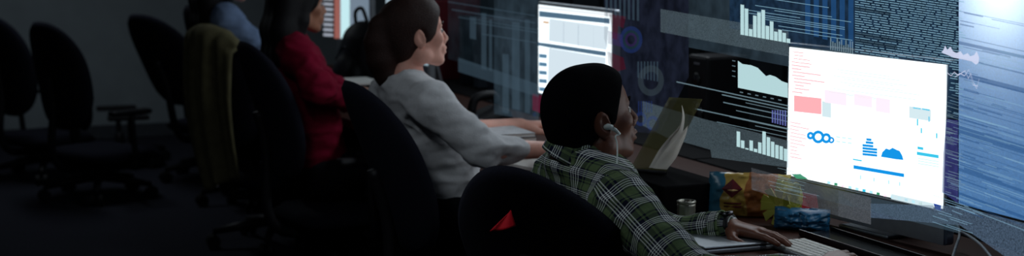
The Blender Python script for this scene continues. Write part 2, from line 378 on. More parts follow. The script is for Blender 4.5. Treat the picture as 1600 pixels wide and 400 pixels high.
def desk(u0, u1, v0, v1, label, group, m_wood=None):
    m_wood = m_wood or MATS['desk_wood']
    t = empty('desk', uv((u0+u1)/2, (v0+v1)/2, 0), RZ, label, 'desk', group); L = u1-u0; D = v1-v0
    box('tabletop', (0, 0, DZ-.0175), (D, L, .035), m_wood, t, .004)
    for sx in (-1, 1):
        for sy in (-1, 1): box('leg', (sx*(D/2-.06), sy*(L/2-.06), (DZ-.035)/2), (.05, .05, DZ-.035), m_dm, t, .004)
    box('modesty_panel', (D/2-.05, 0, .48), (.018, L-.16, .36), m_dm, t, .002)
    return t
for (a, b_), l in zip(DESK_U, dl): desk(a, b_, 2.02, 2.78, l, 'desks of the seated row')
for i, (a, b_) in enumerate(((3.0, 5.2), (5.22, 7.2), (7.22, 9.2))):
    desk(a, b_, 2.80, 3.55, ['dark desk backing onto the nearest desk', 'dark desk backing onto the woman\'s desk', 'dark desk backing onto the farthest desks'][i], 'desks of the facing row', m_wood2)
# ================================================================== MONITORS
m_alu = mat('brushed_aluminium', (150, 156, 162), .35, .5, metal=.6, var=.05)
m_blk = mat('black_gloss', (12, 12, 15), .2, .5)
def monitor(PL, PR, h, label, name='desktop_computer', es=1.25, base_rgb=(236, 246, 255), bez=.012, chin=.092):
    """PL, PR: upper left and upper right screen corners in the world"""
    c = (PL+PR)/2; wd = (PR-PL).length; ex = (PR-PL).normalized(); nrm = ex.cross(Z).normalized()
    if nrm.dot(CAMP-c) < 0: nrm = -nrm
    rz = math.atan2(-nrm.y, -nrm.x)            # local X points behind the screen, local Y along -ex
    t = empty(name, (c.x, c.y, 0), rz, label, 'computer', 'desktop computers')
    zt = c.z; zb = zt-h
    box('casing', (.02, 0, (zt+bez+zb-chin)/2), (.03, wd+2*bez, h+bez+chin), m_alu, t, .006)
    sc = box('screen', (.0045, 0, (zt+zb)/2), (.003, wd, h), emat('screen_%s' % label[:14], base_rgb, es), t, 0)
    box('chin', (.0035, 0, zb-chin/2-.002), (.004, wd+2*bez-.006, chin-.006), m_alu, t, .001)
    box('stand_neck', (.12, 0, (zb-chin+DZ)/2+.108), (.012, .19, zb-chin-DZ+.2), m_alu, t, .004, Matrix.Rotation(-.25, 3, 'Y'))
    box('stand_foot', (.10, 0, DZ+.005), (.17, .2, .008), m_alu, t, .003)
    return t, sc, c, nrm
def plane_hit(px, py, p0, n): r = ray(px, py); return CAMP+r*((p0-CAMP).dot(n)/r.dot(n))
def screen_poly(t, sc, c, nrm, pts, m, name, lift=.0035):
    """flat picture element lying on a screen"""
    mi = t.matrix_basis.inverted(); P = [mi@(plane_hit(x, y, c, nrm)) for x, y in pts]
    P = [Vector((.003-lift*.5, p.y, p.z)) for p in P]
    me = bpy.data.meshes.new(name); me.from_pydata([tuple(p) for p in P], [], [tuple(range(len(P)))]); return link(name, me, m, sc)
bpy.context.view_layer.update()
# the nearest screen
k = 1.065
PL = at(1232, 73, 4.49*k); PR = at(1478, 102, 3.976*k); PR.z = PL.z = (PL.z+PR.z)/2
T = monitor(PL, PR, .336*k, 'silver all-in-one computer with a glaring white screen nearest the camera', es=1.5, base_rgb=(238, 250, 255))
e_w = emat('ui_white', (255, 255, 255), 2.0); e_p = emat('ui_pink', (255, 176, 182), 1.05); e_p2 = emat('ui_pale_pink', (255, 228, 240), 1.15); e_g = emat('ui_pale_grey', (206, 226, 232), 1.1)
e_b = emat('ui_blue', (20, 150, 232), 1.0); e_c = emat('ui_cyan', (60, 196, 232), 1.05); e_pc = emat('ui_pale_cyan', (176, 232, 246), 1.1); e_or = emat('ui_orange', (246, 150, 60), 1); e_gr = emat('ui_green', (70, 160, 120), .9); e_rd = emat('ui_red', (240, 110, 120), 1.1); e_nv = emat('ui_navy', (20, 60, 170), .8)
def SP(pts, m, name, lift=.0035): return screen_poly(*T, pts, m, name, lift)
def quadpts(x0, y0, x1, y1, s=.16): return [(x0, y0), (x1, y0+(x1-x0)*s), (x1, y1+(x1-x0)*s), (x0, y1)]
SP([(1234, 75), (1476, 104), (1476, 126), (1284, 104), (1234, 97)], e_w, 'header_bar', .003)
for i in range(13):
    y = 80+i*5.2; x0 = 1236+random.uniform(0, 6); L = random.uniform(12, 50)
    SP(quadpts(x0, y, x0+L, y+1.6, .13), e_p, 'text_line')
for i in range(11):
    y = 190+i*5.4; SP(quadpts(1234, y, 1234+random.uniform(10, 34), y+1.3, .2), e_p, 'text_line')
for i in range(9):
    y = 108+i*5; x0 = 1290+random.uniform(0, 40); SP(quadpts(x0, y, x0+random.uniform(60, 130), y+.9, .135), e_g, 'text_line')
SP(quadpts(1240, 149, 1283, 174, .11), e_p, 'picture_block'); SP(quadpts(1284, 158, 1298, 182, .15), e_g, 'picture_block')
SP(quadpts(1288, 140, 1322, 160), e_p2, 'picture_block'); SP(quadpts(1368, 152, 1390, 174), e_p2, 'picture_block'); SP(quadpts(1334, 146, 1362, 164), e_p2, 'picture_block')
SP(quadpts(1420, 166, 1454, 184), e_g, 'picture_block'); SP(quadpts(1426, 167, 1438, 169.5), e_c, 'table_bar'); SP(quadpts(1440, 169, 1452, 171.5), e_c, 'table_bar')
SP(quadpts(1432, 186, 1434, 196), e_c, 'table_bar'); SP(quadpts(1450, 182, 1452, 190), e_c, 'table_bar'); SP(quadpts(1438, 200, 1440, 208), e_c, 'table_bar'); SP(quadpts(1462, 208, 1464, 216), e_c, 'table_bar')
SP(quadpts(1433, 229, 1442, 233), e_c, 'table_bar'); SP(quadpts(1432, 237, 1466, 242), e_c, 'table_bar')
for i in range(3): SP(quadpts(1434, 247+i*4, 1466, 248+i*4), e_pc, 'table_bar')
SP(quadpts(1425, 262, 1468, 288), e_w, 'picture_block'); SP(quadpts(1252, 232, 1322, 268), e_w, 'picture_block')
def disc(cx, cy, r, m, name, n=20, r2=None):
    if r2 is None: return SP([(cx+r*math.cos(2*math.pi*i/n)*.9, cy+r*math.sin(2*math.pi*i/n)+r*.12*math.cos(2*math.pi*i/n)) for i in range(n)], m, name, .005)
    for i in range(n):
        a0, a1 = 2*math.pi*i/n, 2*math.pi*(i+1)/n
        SP([(cx+q*math.cos(a), cy+q*math.sin(a)) for q, a in ((r2, a0), (r, a0), (r, a1), (r2, a1))], m, name, .005)
for cx, cy, r, r2 in ((1266, 212, 6, 2.0), (1278, 214, 10, 5.5), (1290.5, 216, 8, 3.6), (1298.5, 219, 5, 2.2)):
    bmv = []; n = 18
    for i in range(n):
        for q in (r2, r): bmv.append((cx+q*math.cos(2*math.pi*i/n)*.95, cy+q*math.sin(2*math.pi*i/n)))
    mi = T[0].matrix_basis.inverted(); P = [mi@plane_hit(x, y, T[2], T[3]) for x, y in bmv]
    me = bpy.data.meshes.new('ring'); me.from_pydata([(.001, p.y, p.z) for p in P], [], [(2*i, 2*i+1, (2*i+3) % (2*n), (2*i+2) % (2*n)) for i in range(n)]); link('ring_icon', me, e_b, T[1])
for i in range(2):
    for j in range(3): SP(quadpts(1306+j*9, 213+i*7+j*1.2, 1312+j*9, 214.5+i*7+j*1.2), e_pc, 'text_line')
for i in range(6):                              # striped tower icon
    y = 216+i*4.6; x0 = 1350 if i > 1 else 1352; x1 = 1361 if i == 0 else 1364 if i < 3 else 1370
    if i == 0: x0 = 1353
    if i >= 2: x0 = 1347
    SP(quadpts(x0, y, x1, y+3.6, .1), e_b, 'tower_icon')
SP([(1376, 245), (1378, 238), (1384, 232), (1389, 234), (1394, 231), (1400, 234), (1405, 236), (1409, 243), (1411, 250), (1400, 249)], e_b, 'cloud_icon')
SP(quadpts(1333, 258, 1412, 263.5, .17), e_b, 'progress_bar'); SP(quadpts(1332, 248, 1346, 250), e_c, 'text_line')
for x in (1343, 1364, 1387, 1404): SP(quadpts(x, 274+(x-1343)*.17, x+2, 280+(x-1343)*.17), e_pc, 'tick_mark')
for i in range(14):
    x = 1292+i*11; SP(quadpts(x, 283+(x-1292)*.225, x+5, 287+(x-1292)*.225), [e_p, e_c, e_pc, e_or, e_p2, e_gr][i*5 % 6] if i % 3 else e_pc, 'dock_icon')
SP([(1392, 303), (1458, 318), (1458, 326), (1392, 311)], e_g, 'dock_bar'); SP([(1458, 318), (1470, 321), (1469, 329), (1461, 327)], e_nv, 'corner_picture'); SP([(1236, 272), (1250, 272), (1262, 280), (1244, 279)], e_gr, 'corner_picture')
# the woman's screen
PL = at(840, 8, 6.36); PR = at(954, 20, 5.83); PR.z = PL.z = (PL.z+PR.z)/2
T2 = monitor(PL, PR, .325, 'silver all-in-one computer with a pale blue window behind the man\'s head', es=.62, base_rgb=(120, 174, 214))
T = T2; e_pw = emat('page_white', (222, 238, 248), .92); e_bl = emat('page_bluegrey', (104, 140, 168), .6); e_tl = emat('page_title', (240, 246, 250), 1)
SP([(841, 9), (953, 21), (953, 26), (841, 14)], e_tl, 'title_bar'); SP([(842, 17), (952, 29), (952, 37), (842, 26)], e_bl, 'tool_bar')
SP([(858, 29), (950, 42), (947, 78), (857, 64)], e_pw, 'page_window'); SP([(857, 75), (946, 90), (943, 160), (855, 140)], e_pw, 'page_window')
SP([(840, 66), (856, 68), (946, 81), (946, 88), (856, 74), (840, 71)], e_bl, 'tool_bar'); SP([(848, 33), (857, 34), (857, 37), (848, 36)], emat('amber_mark', (226, 170, 110), .8), 'amber_mark')
for i in range(5): SP(quadpts(842, 84+i*13, 854, 90+i*13, .1), emat('side_blue', (120, 176, 216), .5), 'side_cell')
e_l = emat('page_line', (176, 196, 216), .8)
for x in (880, 903, 927): SP([(x, 32+(x-858)*.14), (x+.8, 32+(x-858)*.14), (x+.3, 66+(x-858)*.14), (x-.6, 66+(x-858)*.14)], e_l, 'column_line')
# the third and fourth screens
def row_mon(u0, u1, v, z, h, label, es, rgb):
    return monitor(uv(u0, v, z), uv(u1, v, z), h, label, es=es, base_rgb=rgb)
T3 = row_mon(7.62, 7.04, 2.47, 1.24, .33, 'computer screen mostly hidden by the white-topped woman\'s head', .55, (200, 226, 240))
T4 = row_mon(8.52, 7.98, 2.50, 1.26, .33, 'blurred far computer screen with a red column', .55, (150, 170, 190))
T = T4
e_rc = emat('red_column', (206, 128, 118), .5); e_cw = emat('cyan_column', (206, 246, 252), .9); e_gw = emat('grid_white', (196, 204, 220), .62)
SP([(522, -30), (531, -30), (531, 60), (522, 60)], e_rc, 'page_column'); SP([(532, -30), (546, -30), (546, 60), (532, 60)], e_cw, 'page_column')
for i in range(10): SP([(505, -20+i*8), (520, -19+i*8), (520, -15+i*8), (505, -16+i*8)], e_gw, 'grid_row')
# ================================================================== PEOPLE
def frame(o, fwd, up):
    f = Vector(fwd).normalized(); z = Vector(up); z = (z-f*z.dot(f)).normalized(); l = z.cross(f)
    M = Matrix.Identity(4)
    for i in range(3): M[i][0], M[i][1], M[i][2], M[i][3] = f[i], l[i], z[i], o[i]
    return M
def head_frame(o, yaw, pitch, roll=0):
    R = Matrix.Rotation(math.radians(yaw), 4, 'Z') @ Matrix.Rotation(-math.radians(pitch), 4, 'Y') @ Matrix.Rotation(math.radians(roll), 4, 'X')
    return Matrix.Translation(o) @ R
def add_head(f, M, s=1.0, nose=1.0, lip=1.0, jaw=1.0):
    P = lambda x, y, z: M@Vector((x*s, y*s, z*s)); E = lambda c, r, k=.012, op='add', R=None: f.ell(P(*c), [q*s for q in r], (M.to_3x3()@R) if R else M.to_3x3(), k*s, op)
    C = lambda a, b, ra, rb, k=.012, op='add': f.cap(P(*a), P(*b), ra*s, rb*s, k*s, op)
    E((-.008, 0, .032), (.099, .076, .088)); E((.045, 0, -.022), (.050, .056, .082), .02); E((.03, 0, .035), (.066, .066, .07), .015)
    C((.0, .052, -.062), (.066, .020, -.092*jaw), .020, .020, .02); C((.0, -.052, -.062), (.066, -.020, -.092*jaw), .020, .020, .02)
    C((0, .05, -.06), (0, -.05, -.06), .03, .03, .02); E((.076, 0, -.095*jaw), (.020, .022, .019), .014)
    for sg in (-1, 1):
        C((.079, sg*.040, .022), (.089, sg*.012, .020), .009, .010, .010)           # brow
        E((.066, sg*.042, -.018), (.022, .020, .020), .016)                        # cheekbone
        E((.103, sg*.034, .002), (.018, .019, .012), .008, 'sub')                   # eye socket
        E((.100, sg*.0125*nose, -.036), (.011, .009, .008), .005)                   # nostril wing
        Re = Matrix.Rotation(sg*.42, 3, 'Z') @ Matrix.Rotation(-.15, 3, 'Y')
        E((-.010, sg*.079, -.004), (.021, .0095, .034), .006, 'add', Re)            # ear
        E((-.004, sg*.091, -.002), (.012, .008, .021), .004, 'sub', Re)
        E((.004, sg*.078, -.012), (.006, .006, .010), .004)                         # tragus
    C((.092, 0, .012), (.111, 0, -.027), .0075, .0105*nose, .008); E((.110, 0, -.031), (.0105, .0125*nose, .0095), .006)
    E((.087, 0, -.060), (.017, .030, .024), .012)
    E((.101, 0, -.0585), (.0095*lip, .023, .0065*lip), .004); E((.098, 0, -.0725), (.0095*lip, .020, .0075*lip), .004)
    E((.105, 0, -.0655), (.008, .024, .0022), .002, 'sub'); E((.100, 0, -.087), (.008, .016, .006), .006, 'sub')
def add_eyes(M, s, body, m_eye, m_iris):
    for sg in (-1, 1):
        c = M@Vector((.0805*s, sg*.0325*s, .002*s)); mi = body.matrix_basis.inverted(); lc = mi@c
        bm = bmesh.new(); bmesh.ops.create_uvsphere(bm, u_segments=14, v_segments=10, radius=.0125*s, matrix=Matrix.Translation(lc)); e = link('eye', bm_mesh(bm), m_eye, body, True)
        fwd = (M.to_3x3()@Vector((1, 0, 0))); q = lc+fwd*.0088*s
        bm = bmesh.new(); bmesh.ops.create_uvsphere(bm, u_segments=12, v_segments=8, radius=.0058*s, matrix=Matrix.Translation(q)); link('iris', bm_mesh(bm), m_iris, e, True)
def hand(f, w_, d, up, side, s=1.0, curl=(.25, .3, .35, .4), thumb=.6, spread=.09):
    """w wrist, d finger direction, up back of the hand, side towards the thumb"""
    d = Vector(d).normalized(); up = Vector(up); up = (up-d*up.dot(d)).normalized(); sd = up.cross(d); sd = sd if sd.dot(Vector(side)) > 0 else -sd
    w_ = Vector(w_); kn = []
    for i, (o, L) in enumerate(((.027, .092), (.009, .096), (-.009, .091), (-.026, .083))):
        k_ = w_+d*L*s+sd*o*s+up*(.004-.004*abs(i-1.2))*s; kn.append(k_); f.cap(w_+sd*o*.55*s, k_, .0155*s, .0115*s, .012)
    for i, (Ls, c) in enumerate(zip(((.042, .025, .020), (.046, .029, .021), (.042, .027, .020), (.033, .021, .018)), curl)):
        dd = (d+sd*(spread*(1.2-i))).normalized(); p = kn[i]; a = c*.6
        for j, L in enumerate(Ls):
            q = p+(dd*math.cos(a)-up*math.sin(a))*L*s; f.cap(p, q, (.0098-.0011*j)*s, (.0090-.0012*j)*s, .003); p = q; a += c
    b0 = w_+d*.022*s+sd*.022*s-up*.006*s; t1 = (d*.62+sd*thumb-up*.25).normalized(); p1 = b0+t1*.042*s; p2 = p1+(d*.85+sd*.30-up*.15).normalized()*.032*s; p3 = p2+(d*.95+sd*.08-up*.12).normalized()*.026*s
    f.cap(b0, p1, .0165*s, .0125*s, .010); f.cap(p1, p2, .0112*s, .0105*s, .004); f.cap(p2, p3, .0105*s, .0080*s, .004)
m_tr = mat('dark_trousers', (18, 19, 26), .85, .15, var=.2, vscale=120, bump=.2)
m_shoe = mat('black_shoe', (14, 14, 16), .5)
m_eye = mat('eye_white', (150, 142, 136), .25, .5, var=.02); m_iris = mat('dark_iris', (30, 20, 16), .15, .6)
def torso_frame(N, PEL, left): 
    up = (N-PEL).normalized(); l = (left-up*left.dot(up)).normalized(); fw = l.cross(up); return up, l, fw
def add_torso(f, J, g=0, belly=1.0, wide=1.0, k=.05):
    N, PE = J['N'], J['P']; L = (N-PE).length; up, l, fw = J['up'], J['l'], J['fw']
    R = Matrix((fw, l, up)).transposed()
    f.ell(PE+up*(L*.66)+fw*.01, (.108+g, .155*wide+g, .20), R, k); f.ell(PE+up*(L*.30)+fw*.015, (.105*belly+g, .140*wide+g, .19), R, k); f.ell(PE+up*.02, (.115+g, .160*wide+g, .13), R, k)
    cS = (J['sR']+J['sL'])/2
    f.cap(J['sR']+(cS-J['sR'])*.15, J['sL']+(cS-J['sL'])*.15, .056+g, .056+g, .05)
    for sk in ('sR', 'sL'): f.cap(N+up*.01-fw*.012, J[sk]+(N-J[sk])*.25, .046+g, .050+g, .05)
def person(name, J, M, hs, skin, shirt_m, hair_fn, label, vox=.005, svox=.006, fem=0, sleeve=.97, sleeve_r=.052, cuff=None, folds=.006, uvmap=False, lips=1.0, nose=1.0, jaw=1.0, hands=None, neck_r=.055, neck_cut=None, sL=None, belly=1.0, wide=1.0, leg_yaw=None, hem=-.02):
    left = J['left']; N, PE = J['N'], J['P']; J['up'], J['l'], J['fw'] = torso_frame(N, PE, left)
    pts = [J[q] for q in ('N', 'P', 'sR', 'sL', 'eR', 'eL', 'wR', 'wL')]+[M@Vector((0, 0, .13*hs)), M@Vector((.13*hs, 0, 0)), M@Vector((-.12*hs, 0, 0))]
    lo = np.min(np.array(pts), 0)-.24; hi = np.max(np.array(pts), 0)+.24; lo[2] = min(lo[2], PE.z-.16)
    f = Field(lo, hi, vox)
    add_torso(f, J, -.012, belly, wide)
    f.cap(N-J['up']*.03, M@Vector((-.030*hs, 0, -.045*hs)), neck_r*1.06, neck_r, .03)
    add_head(f, M, hs, nose, lips, jaw)
    for S in 'RL':
        f.chain([J['s'+S], J['e'+S]], [.047, .037], .02); f.cap(J['e'+S], J['w'+S], .037, .026, .012)
    for S in 'RL':
        if hands and S in hands: hand(f, J['w'+S], **hands[S])
    body = f.build(name, skin); base = Vector((PE.x, PE.y, 0))
    body.data.transform(Matrix.Translation(-base)); body.location = base
    tag(body, label, 'person'); add_eyes(M, hs, body, m_eye, m_iris)
    # shirt
    f = Field(lo, hi, svox); add_torso(f, J, .006, belly, wide)
    if fem:
        for sg in (-1, 1): f.ell(PE+J['up']*((N-PE).length*.62)+J['fw']*.085+J['l']*sg*.07, (.05, .06, .06), None, .04)
    for S in 'RL':
        w2 = J['e'+S].lerp(J['w'+S], sL if (S == 'L' and sL) else sleeve)
        f.chain([J['s'+S], J['e'+S]], [sleeve_r+.014, sleeve_r], .035); f.cap(J['e'+S], w2, sleeve_r, cuff or sleeve_r*.82, .03)
    if neck_cut is None: f.cap(N+J['up']*.02, N+J['up']*.14+J['fw']*.015, neck_r+.012, neck_r+.03, .008, 'sub')
    else: f.ell(N+J['up']*neck_cut[0]+J['fw']*neck_cut[1], (neck_cut[2],)*2+(neck_cut[2],), None, .008, 'sub')
    f.ell(PE+J['up']*(hem-.12), (.3, .3, .12), Matrix((J['fw'], J['l'], J['up'])).transposed(), .01, 'sub')
    base_np = np.array(base)
    axes = [(J['e'+S], J['s'+S], J['w'+S]) for S in 'RL']
    def disp(p):
        q = p+base; dmin = min((q-e).length for e in (J['eR'], J['eL'])); a = folds*(1+1.2*max(0, 1-dmin/.16))
        wv = Vector((q.x*9, q.y*9, q.z*17)); return a*(1-2*abs(noise.noise(wv)))*.9+.4*a*noise.noise(wv*2.7)-.3*a
    def uvf(v, q):
        X = v+base_np
        segs = [('T', None)]; best = np.full(len(X), 1e9); uvs = np.zeros((len(X), 2)); lab = np.zeros(len(X), int)
        rel = X-np.array(PE); hgt = rel@np.array(J['up']); la = rel@np.array(J['l']); fo = rel@np.array(J['fw'])
        th = np.arctan2(la, -fo)
        wt = np.clip((hgt/(N-PE).length-.62)/.25, 0, 1); wt = wt*wt*(3-2*wt)
        uvT = np.stack([th*.15*(1-wt)+la*wt, hgt+wt*.95*(fo+.09)], 1)
        L = {0: uvT}; D = [np.maximum(0, np.sqrt((la/1.25)**2+fo**2)-.085)]
        for n_, (e, s_, w_) in enumerate(axes):
            for m_, (a, b) in enumerate(((s_, e), (e, w_))):
                a_, b_ = np.array(a), np.array(b); ab = b_-a_; Ln = np.linalg.norm(ab); tr_ = ((X-a_)@ab)/Ln**2; t = np.clip(tr_, 0, 1); r = X-a_-t[:, None]*ab
                D.append(np.linalg.norm(r, axis=1)-.012)
                ax = ab/Ln; e1 = np.cross(ax, [0, 0, 1.]); e1 /= np.linalg.norm(e1); e2 = np.cross(ax, e1)
                L[1+n_*2+m_] = np.stack([np.arctan2(r@e2, r@e1)*.058, tr_*Ln+(.28 if m_ else 0)+.03], 1)
        D = np.stack(D, 1); fc = D[q].mean(1); lb = fc.argmin(1)
        out = np.zeros((len(q), 4, 2))
        for k_ in range(5):
            m_ = lb == k_; o_ = L[k_][q[m_]]
            per = 2*math.pi*(.15 if k_ == 0 else .058)
            o_[:, :, 0] -= per*np.round((o_[:, :, 0]-o_[:, :1, 0])/per); out[m_] = o_
        return out
    sh = f.build('shirt', shirt_m, body, disp, uvf if uvmap else None)
    # trousers and shoes
    lf = Vector((math.cos(leg_yaw), math.sin(leg_yaw), 0)) if leg_yaw is not None else V; ll = Vector((-lf.y, lf.x, 0))
    kn = {s_: PE+lf*.43+ll*s_*.12-Z*.0 for s_ in (-1, 1)}; an = {s_: Vector((kn[s_].x, kn[s_].y, .10))+lf*.05 for s_ in (-1, 1)}
    for s_ in kn: kn[s_].z = min(PE.z+.02, .56)
    allp = [PE]+list(kn.values())+list(an.values()); f = Field(np.min(np.array(allp), 0)-.24, np.max(np.array(allp), 0)+.24, .011)
    R = Matrix((J['fw'], J['l'], J['up'])).transposed(); f.ell(PE+J['up']*max(0, hem*.5), (.125, .17*wide, .125+max(0, hem*.5)), R, .03)
    for s_ in (-1, 1): f.cap(PE+ll*s_*.08-Z*.02, kn[s_], .088, .066, .05); f.cap(kn[s_], an[s_], .066, .048, .03)
    f.cut((0, 0, .09), (0, 0, -1)); f.build('trousers', m_tr, body)
    for s_ in (-1, 1):
        f = Field(np.array(an[s_])-.3, np.array(an[s_])+.3, .01); a = an[s_]; f.cap(a-Z*.0, a-Z*.05, .04, .04, .02); f.cap(Vector((a.x, a.y, .045))-lf*.03, Vector((a.x, a.y, .04))+lf*.15, .042, .038, .02); f.cut((0, 0, .002), (0, 0, -1)); f.build('shoe', m_shoe, body)
    hair_fn(body, M, hs); return body
def hair_field(M, s, r=.2, down=0):
    c = np.array(M.translation); return Field(c-r-np.array([0, 0, down]), c+r, .0045)
def hl(M, s): 
    P = lambda x, y, z: M@Vector((x*s, y*s, z*s)); return P, M.to_3x3()
def brows(body, M, s, m, z=.027):
    mi = body.matrix_basis.inverted()
    for sg in (-1, 1): tube('eyebrow', [mi@(M@Vector((x*s, sg*y*s, zz*s))) for x, y, zz in ((.099, .014, z-.002), (.0985, .028, z+.003), (.089, .043, z-.001))], [.0025*s, .0032*s, .0018*s], m, body, 6)
m_h1 = mat('black_hair', (9, 9, 13), .95, .05, var=.4, vscale=500, bump=.5, bscale=900)
def hair_short(body, M, s):
    P, R = hl(M, s); f = hair_field(M, s)
    f.ell(P(-.011, 0, .036), [q*s for q in (.106, .083, .096)], R, .01); f.ell(P(-.055, 0, -.015), [q*s for q in (.058, .066, .075)], R, .03)
    f.cap(P(-.06, .03, -.06), P(-.06, -.03, -.06), .033*s, .033*s, .02); f.ell(P(.035, 0, .06), [q*s for q in (.064, .07, .062)], R, .02)
    f.ell(P(.128, 0, -.020), [q*s for q in (.097, .15, .122)], R, .006, 'sub'); f.ell(P(.04, 0, -.09), [q*s for q in (.07, .14, .080)], R, .006, 'sub')
    for sg in (-1, 1): f.ell(P(-.004, sg*.088, -.014), [q*s for q in (.030, .03, .040)], R, .006, 'sub')
    f.build('hair', m_h1, body); brows(body, M, s, m_h1)
m_h2 = mat('auburn_hair', (44, 22, 16), .6, .3, var=.35, vscale=160, bump=.4, bscale=300)
def hair_pony(body, M, s):
    P, R = hl(M, s); f = hair_field(M, s, .26, .1)
    f.ell(P(-.012, 0, .038), [q*s for q in (.112, .089, .098)], R, .01); f.ell(P(-.055, 0, -.02), [q*s for q in (.062, .070, .07)], R, .03); f.ell(P(.035, 0, .062), [q*s for q in (.064, .072, .064)], R, .02)
    f.ell(P(.132, 0, -.026), [q*s for q in (.080, .15, .118)], R, .006, 'sub'); f.ell(P(.035, 0, -.10), [q*s for q in (.08, .14, .082)], R, .006, 'sub')
    for sg in (-1, 1): f.ell(P(-.004, sg*.092, -.014), [q*s for q in (.028, .03, .042)], R, .006, 'sub')
    f.chain([P(-.09, 0, .045), P(-.115, 0, .05), P(-.128, .0, .0), P(-.125, 0, -.06), P(-.115, 0, -.12), P(-.11, 0, -.16)], [.035*s, .03*s, .042*s, .045*s, .034*s, .01*s], .02)
    f.build('hair', m_h2, body); brows(body, M, s, m_h2)
    mi = body.matrix_basis.inverted(); c = mi@P(-.105, 0, .050); q = mi@P(-.115, 0, .052); tube('hair_band', [c, q], .036*s, m_bp, body, 12)
m_h3 = mat('dark_hair', (13, 11, 15), .6, .25, var=.3, vscale=150, bump=.4, bscale=300)
def hair_long(body, M, s, drop=.30, back=.0):
    P, R = hl(M, s); f = hair_field(M, s, .26, .24)
    f.ell(P(-.012, 0, .038), [q*s for q in (.116, .094, .100)], R, .01); f.ell(P(.035, 0, .062), [q*s for q in (.064, .074, .064)], R, .02)
    for y in (-.055, 0, .055): f.chain([P(-.06, y, .02), P(-.085-back, y*1.25, -.10), P(-.085-back, y*1.3, -.2), P(-.07-back, y*1.2, -drop)], [.06*s, .055*s, .05*s, .02*s], .03)
    for sg in (-1, 1): f.chain([P(.015, sg*.075, .03), P(-.01, sg*.086, -.06), P(-.03, sg*.088, -.16)], [.026*s, .026*s, .022*s], .02)
    f.ell(P(.132, 0, -.03), [q*s for q in (.078, .12, .118)], R, .006, 'sub'); f.ell(P(.05, 0, -.12), [q*s for q in (.07, .07, .09)], R, .006, 'sub')
    f.build('hair', m_h3, body); brows(body, M, s, m_h3)
def skin_mat(name, rgb, rough=.5):
    return mat(name, rgb, rough, .35, var=.10, vscale=30, bump=.05, bscale=500)
# ---- checked shirt cloth: woven bands follow the cloth's own coordinates
def plaid():
    m = bpy.data.materials.new('checked_cotton'); m.use_nodes = True; nt = m.node_tree; N = nt.nodes.new; L = nt.links.new; b = nt.nodes['Principled BSDF']; b.inputs['Roughness'].default_value = .9; b.inputs['Specular IOR Level'].default_value = .15
    uvn = N('ShaderNodeUVMap'); uvn.uv_map = 'cloth'; sp = N('ShaderNodeSeparateXYZ'); L(uvn.outputs[0], sp.inputs[0])
    PER = .072
    base = ((96, 114, 78), (20, 25, 46), (250, 255, 252))
    def bands(out, off):
        mu = N('ShaderNodeMath'); mu.operation = 'MULTIPLY'; mu.inputs[1].default_value = 1/PER; L(out, mu.inputs[0])
        ad = N('ShaderNodeMath'); ad.operation = 'ADD'; ad.inputs[1].default_value = 40+off; L(mu.outputs[0], ad.inputs[0])
        fr = N('ShaderNodeMath'); fr.operation = 'FRACT'; L(ad.outputs[0], fr.inputs[0])
        r = N('ShaderNodeValToRGB'); cr = r.color_ramp; cr.interpolation = 'CONSTANT'
        g, n, w_ = [lin(c) for c in base]
        seq = [(0, g), (.24, n), (.31, g), (.38, n), (.54, w_), (.575, n), (.63, w_), (.665, n), (.72, w_), (.755, n), (.81, w_), (.845, n), (.92, g)]
        while len(cr.elements) < len(seq): cr.elements.new(.99)
        for e, (p, c) in zip(cr.elements, seq): e.position = p; e.color = c
        L(fr.outputs[0], r.inputs[0]); return r.outputs[0]
    a = bands(sp.outputs[0], .1); c = bands(sp.outputs[1], .25)
    # twill: warp and weft show alternately, so the two band sets average
    mx = N('ShaderNodeMix'); mx.data_type = 'RGBA'; mx.inputs[0].default_value = .5; L(a, mx.inputs[6]); L(c, mx.inputs[7])
    L(mx.outputs[2], b.inputs['Base Color'])
    tc = N('ShaderNodeTexCoord'); n2 = N('ShaderNodeTexNoise'); n2.inputs['Scale'].default_value = 60; L(tc.outputs['Object'], n2.inputs['Vector']); bp = N('ShaderNodeBump'); bp.inputs['Strength'].default_value = .35; bp.inputs['Distance'].default_value = .01; L(n2.outputs['Fac'], bp.inputs['Height']); L(bp.outputs[0], b.inputs['Normal'])
    return m
m_plaid = plaid()
# ---- the man in the checked shirt
s1 = skin_mat('brown_skin', (112, 70, 54), .42)
Mh = head_frame(at(922, 185, 4.42), 24, 12)
N_ = at(903, 247, 4.43)
J = dict(N=N_, P=N_+V*.22-Z*.44, left=U, sR=at(976, 322, 4.25), sL=N_+U*.17-Z*.085+V*.02, eR=at(1092, 448, 4.02), wR=at(1284, 421, 3.97), eL=at(1026, 374, 4.56), wL=at(1140, 355, 4.45))
man = person('person', J, Mh, 1.08, s1, m_plaid, hair_short, 'man in a green checked shirt with white earphones, leaning back at the brightest screen', vox=.0036, svox=.0055, sleeve=.90, sleeve_r=.060, cuff=.041, folds=.009, uvmap=True, lips=1.15, nose=1.15, neck_r=.058, jaw=1.0, wide=1.05,
    hands=dict(L=dict(d=at(1232, 372, 4.33)-at(1140, 356, 4.45), up=Z, side=-U, curl=(.10, .16, .2, .25), thumb=.75, spread=.13), R=dict(d=V*.85+U*.5+Z*.16, up=Z-V*.1, side=U, curl=(.4, .45, .5, .5), thumb=.5)))
JM = J
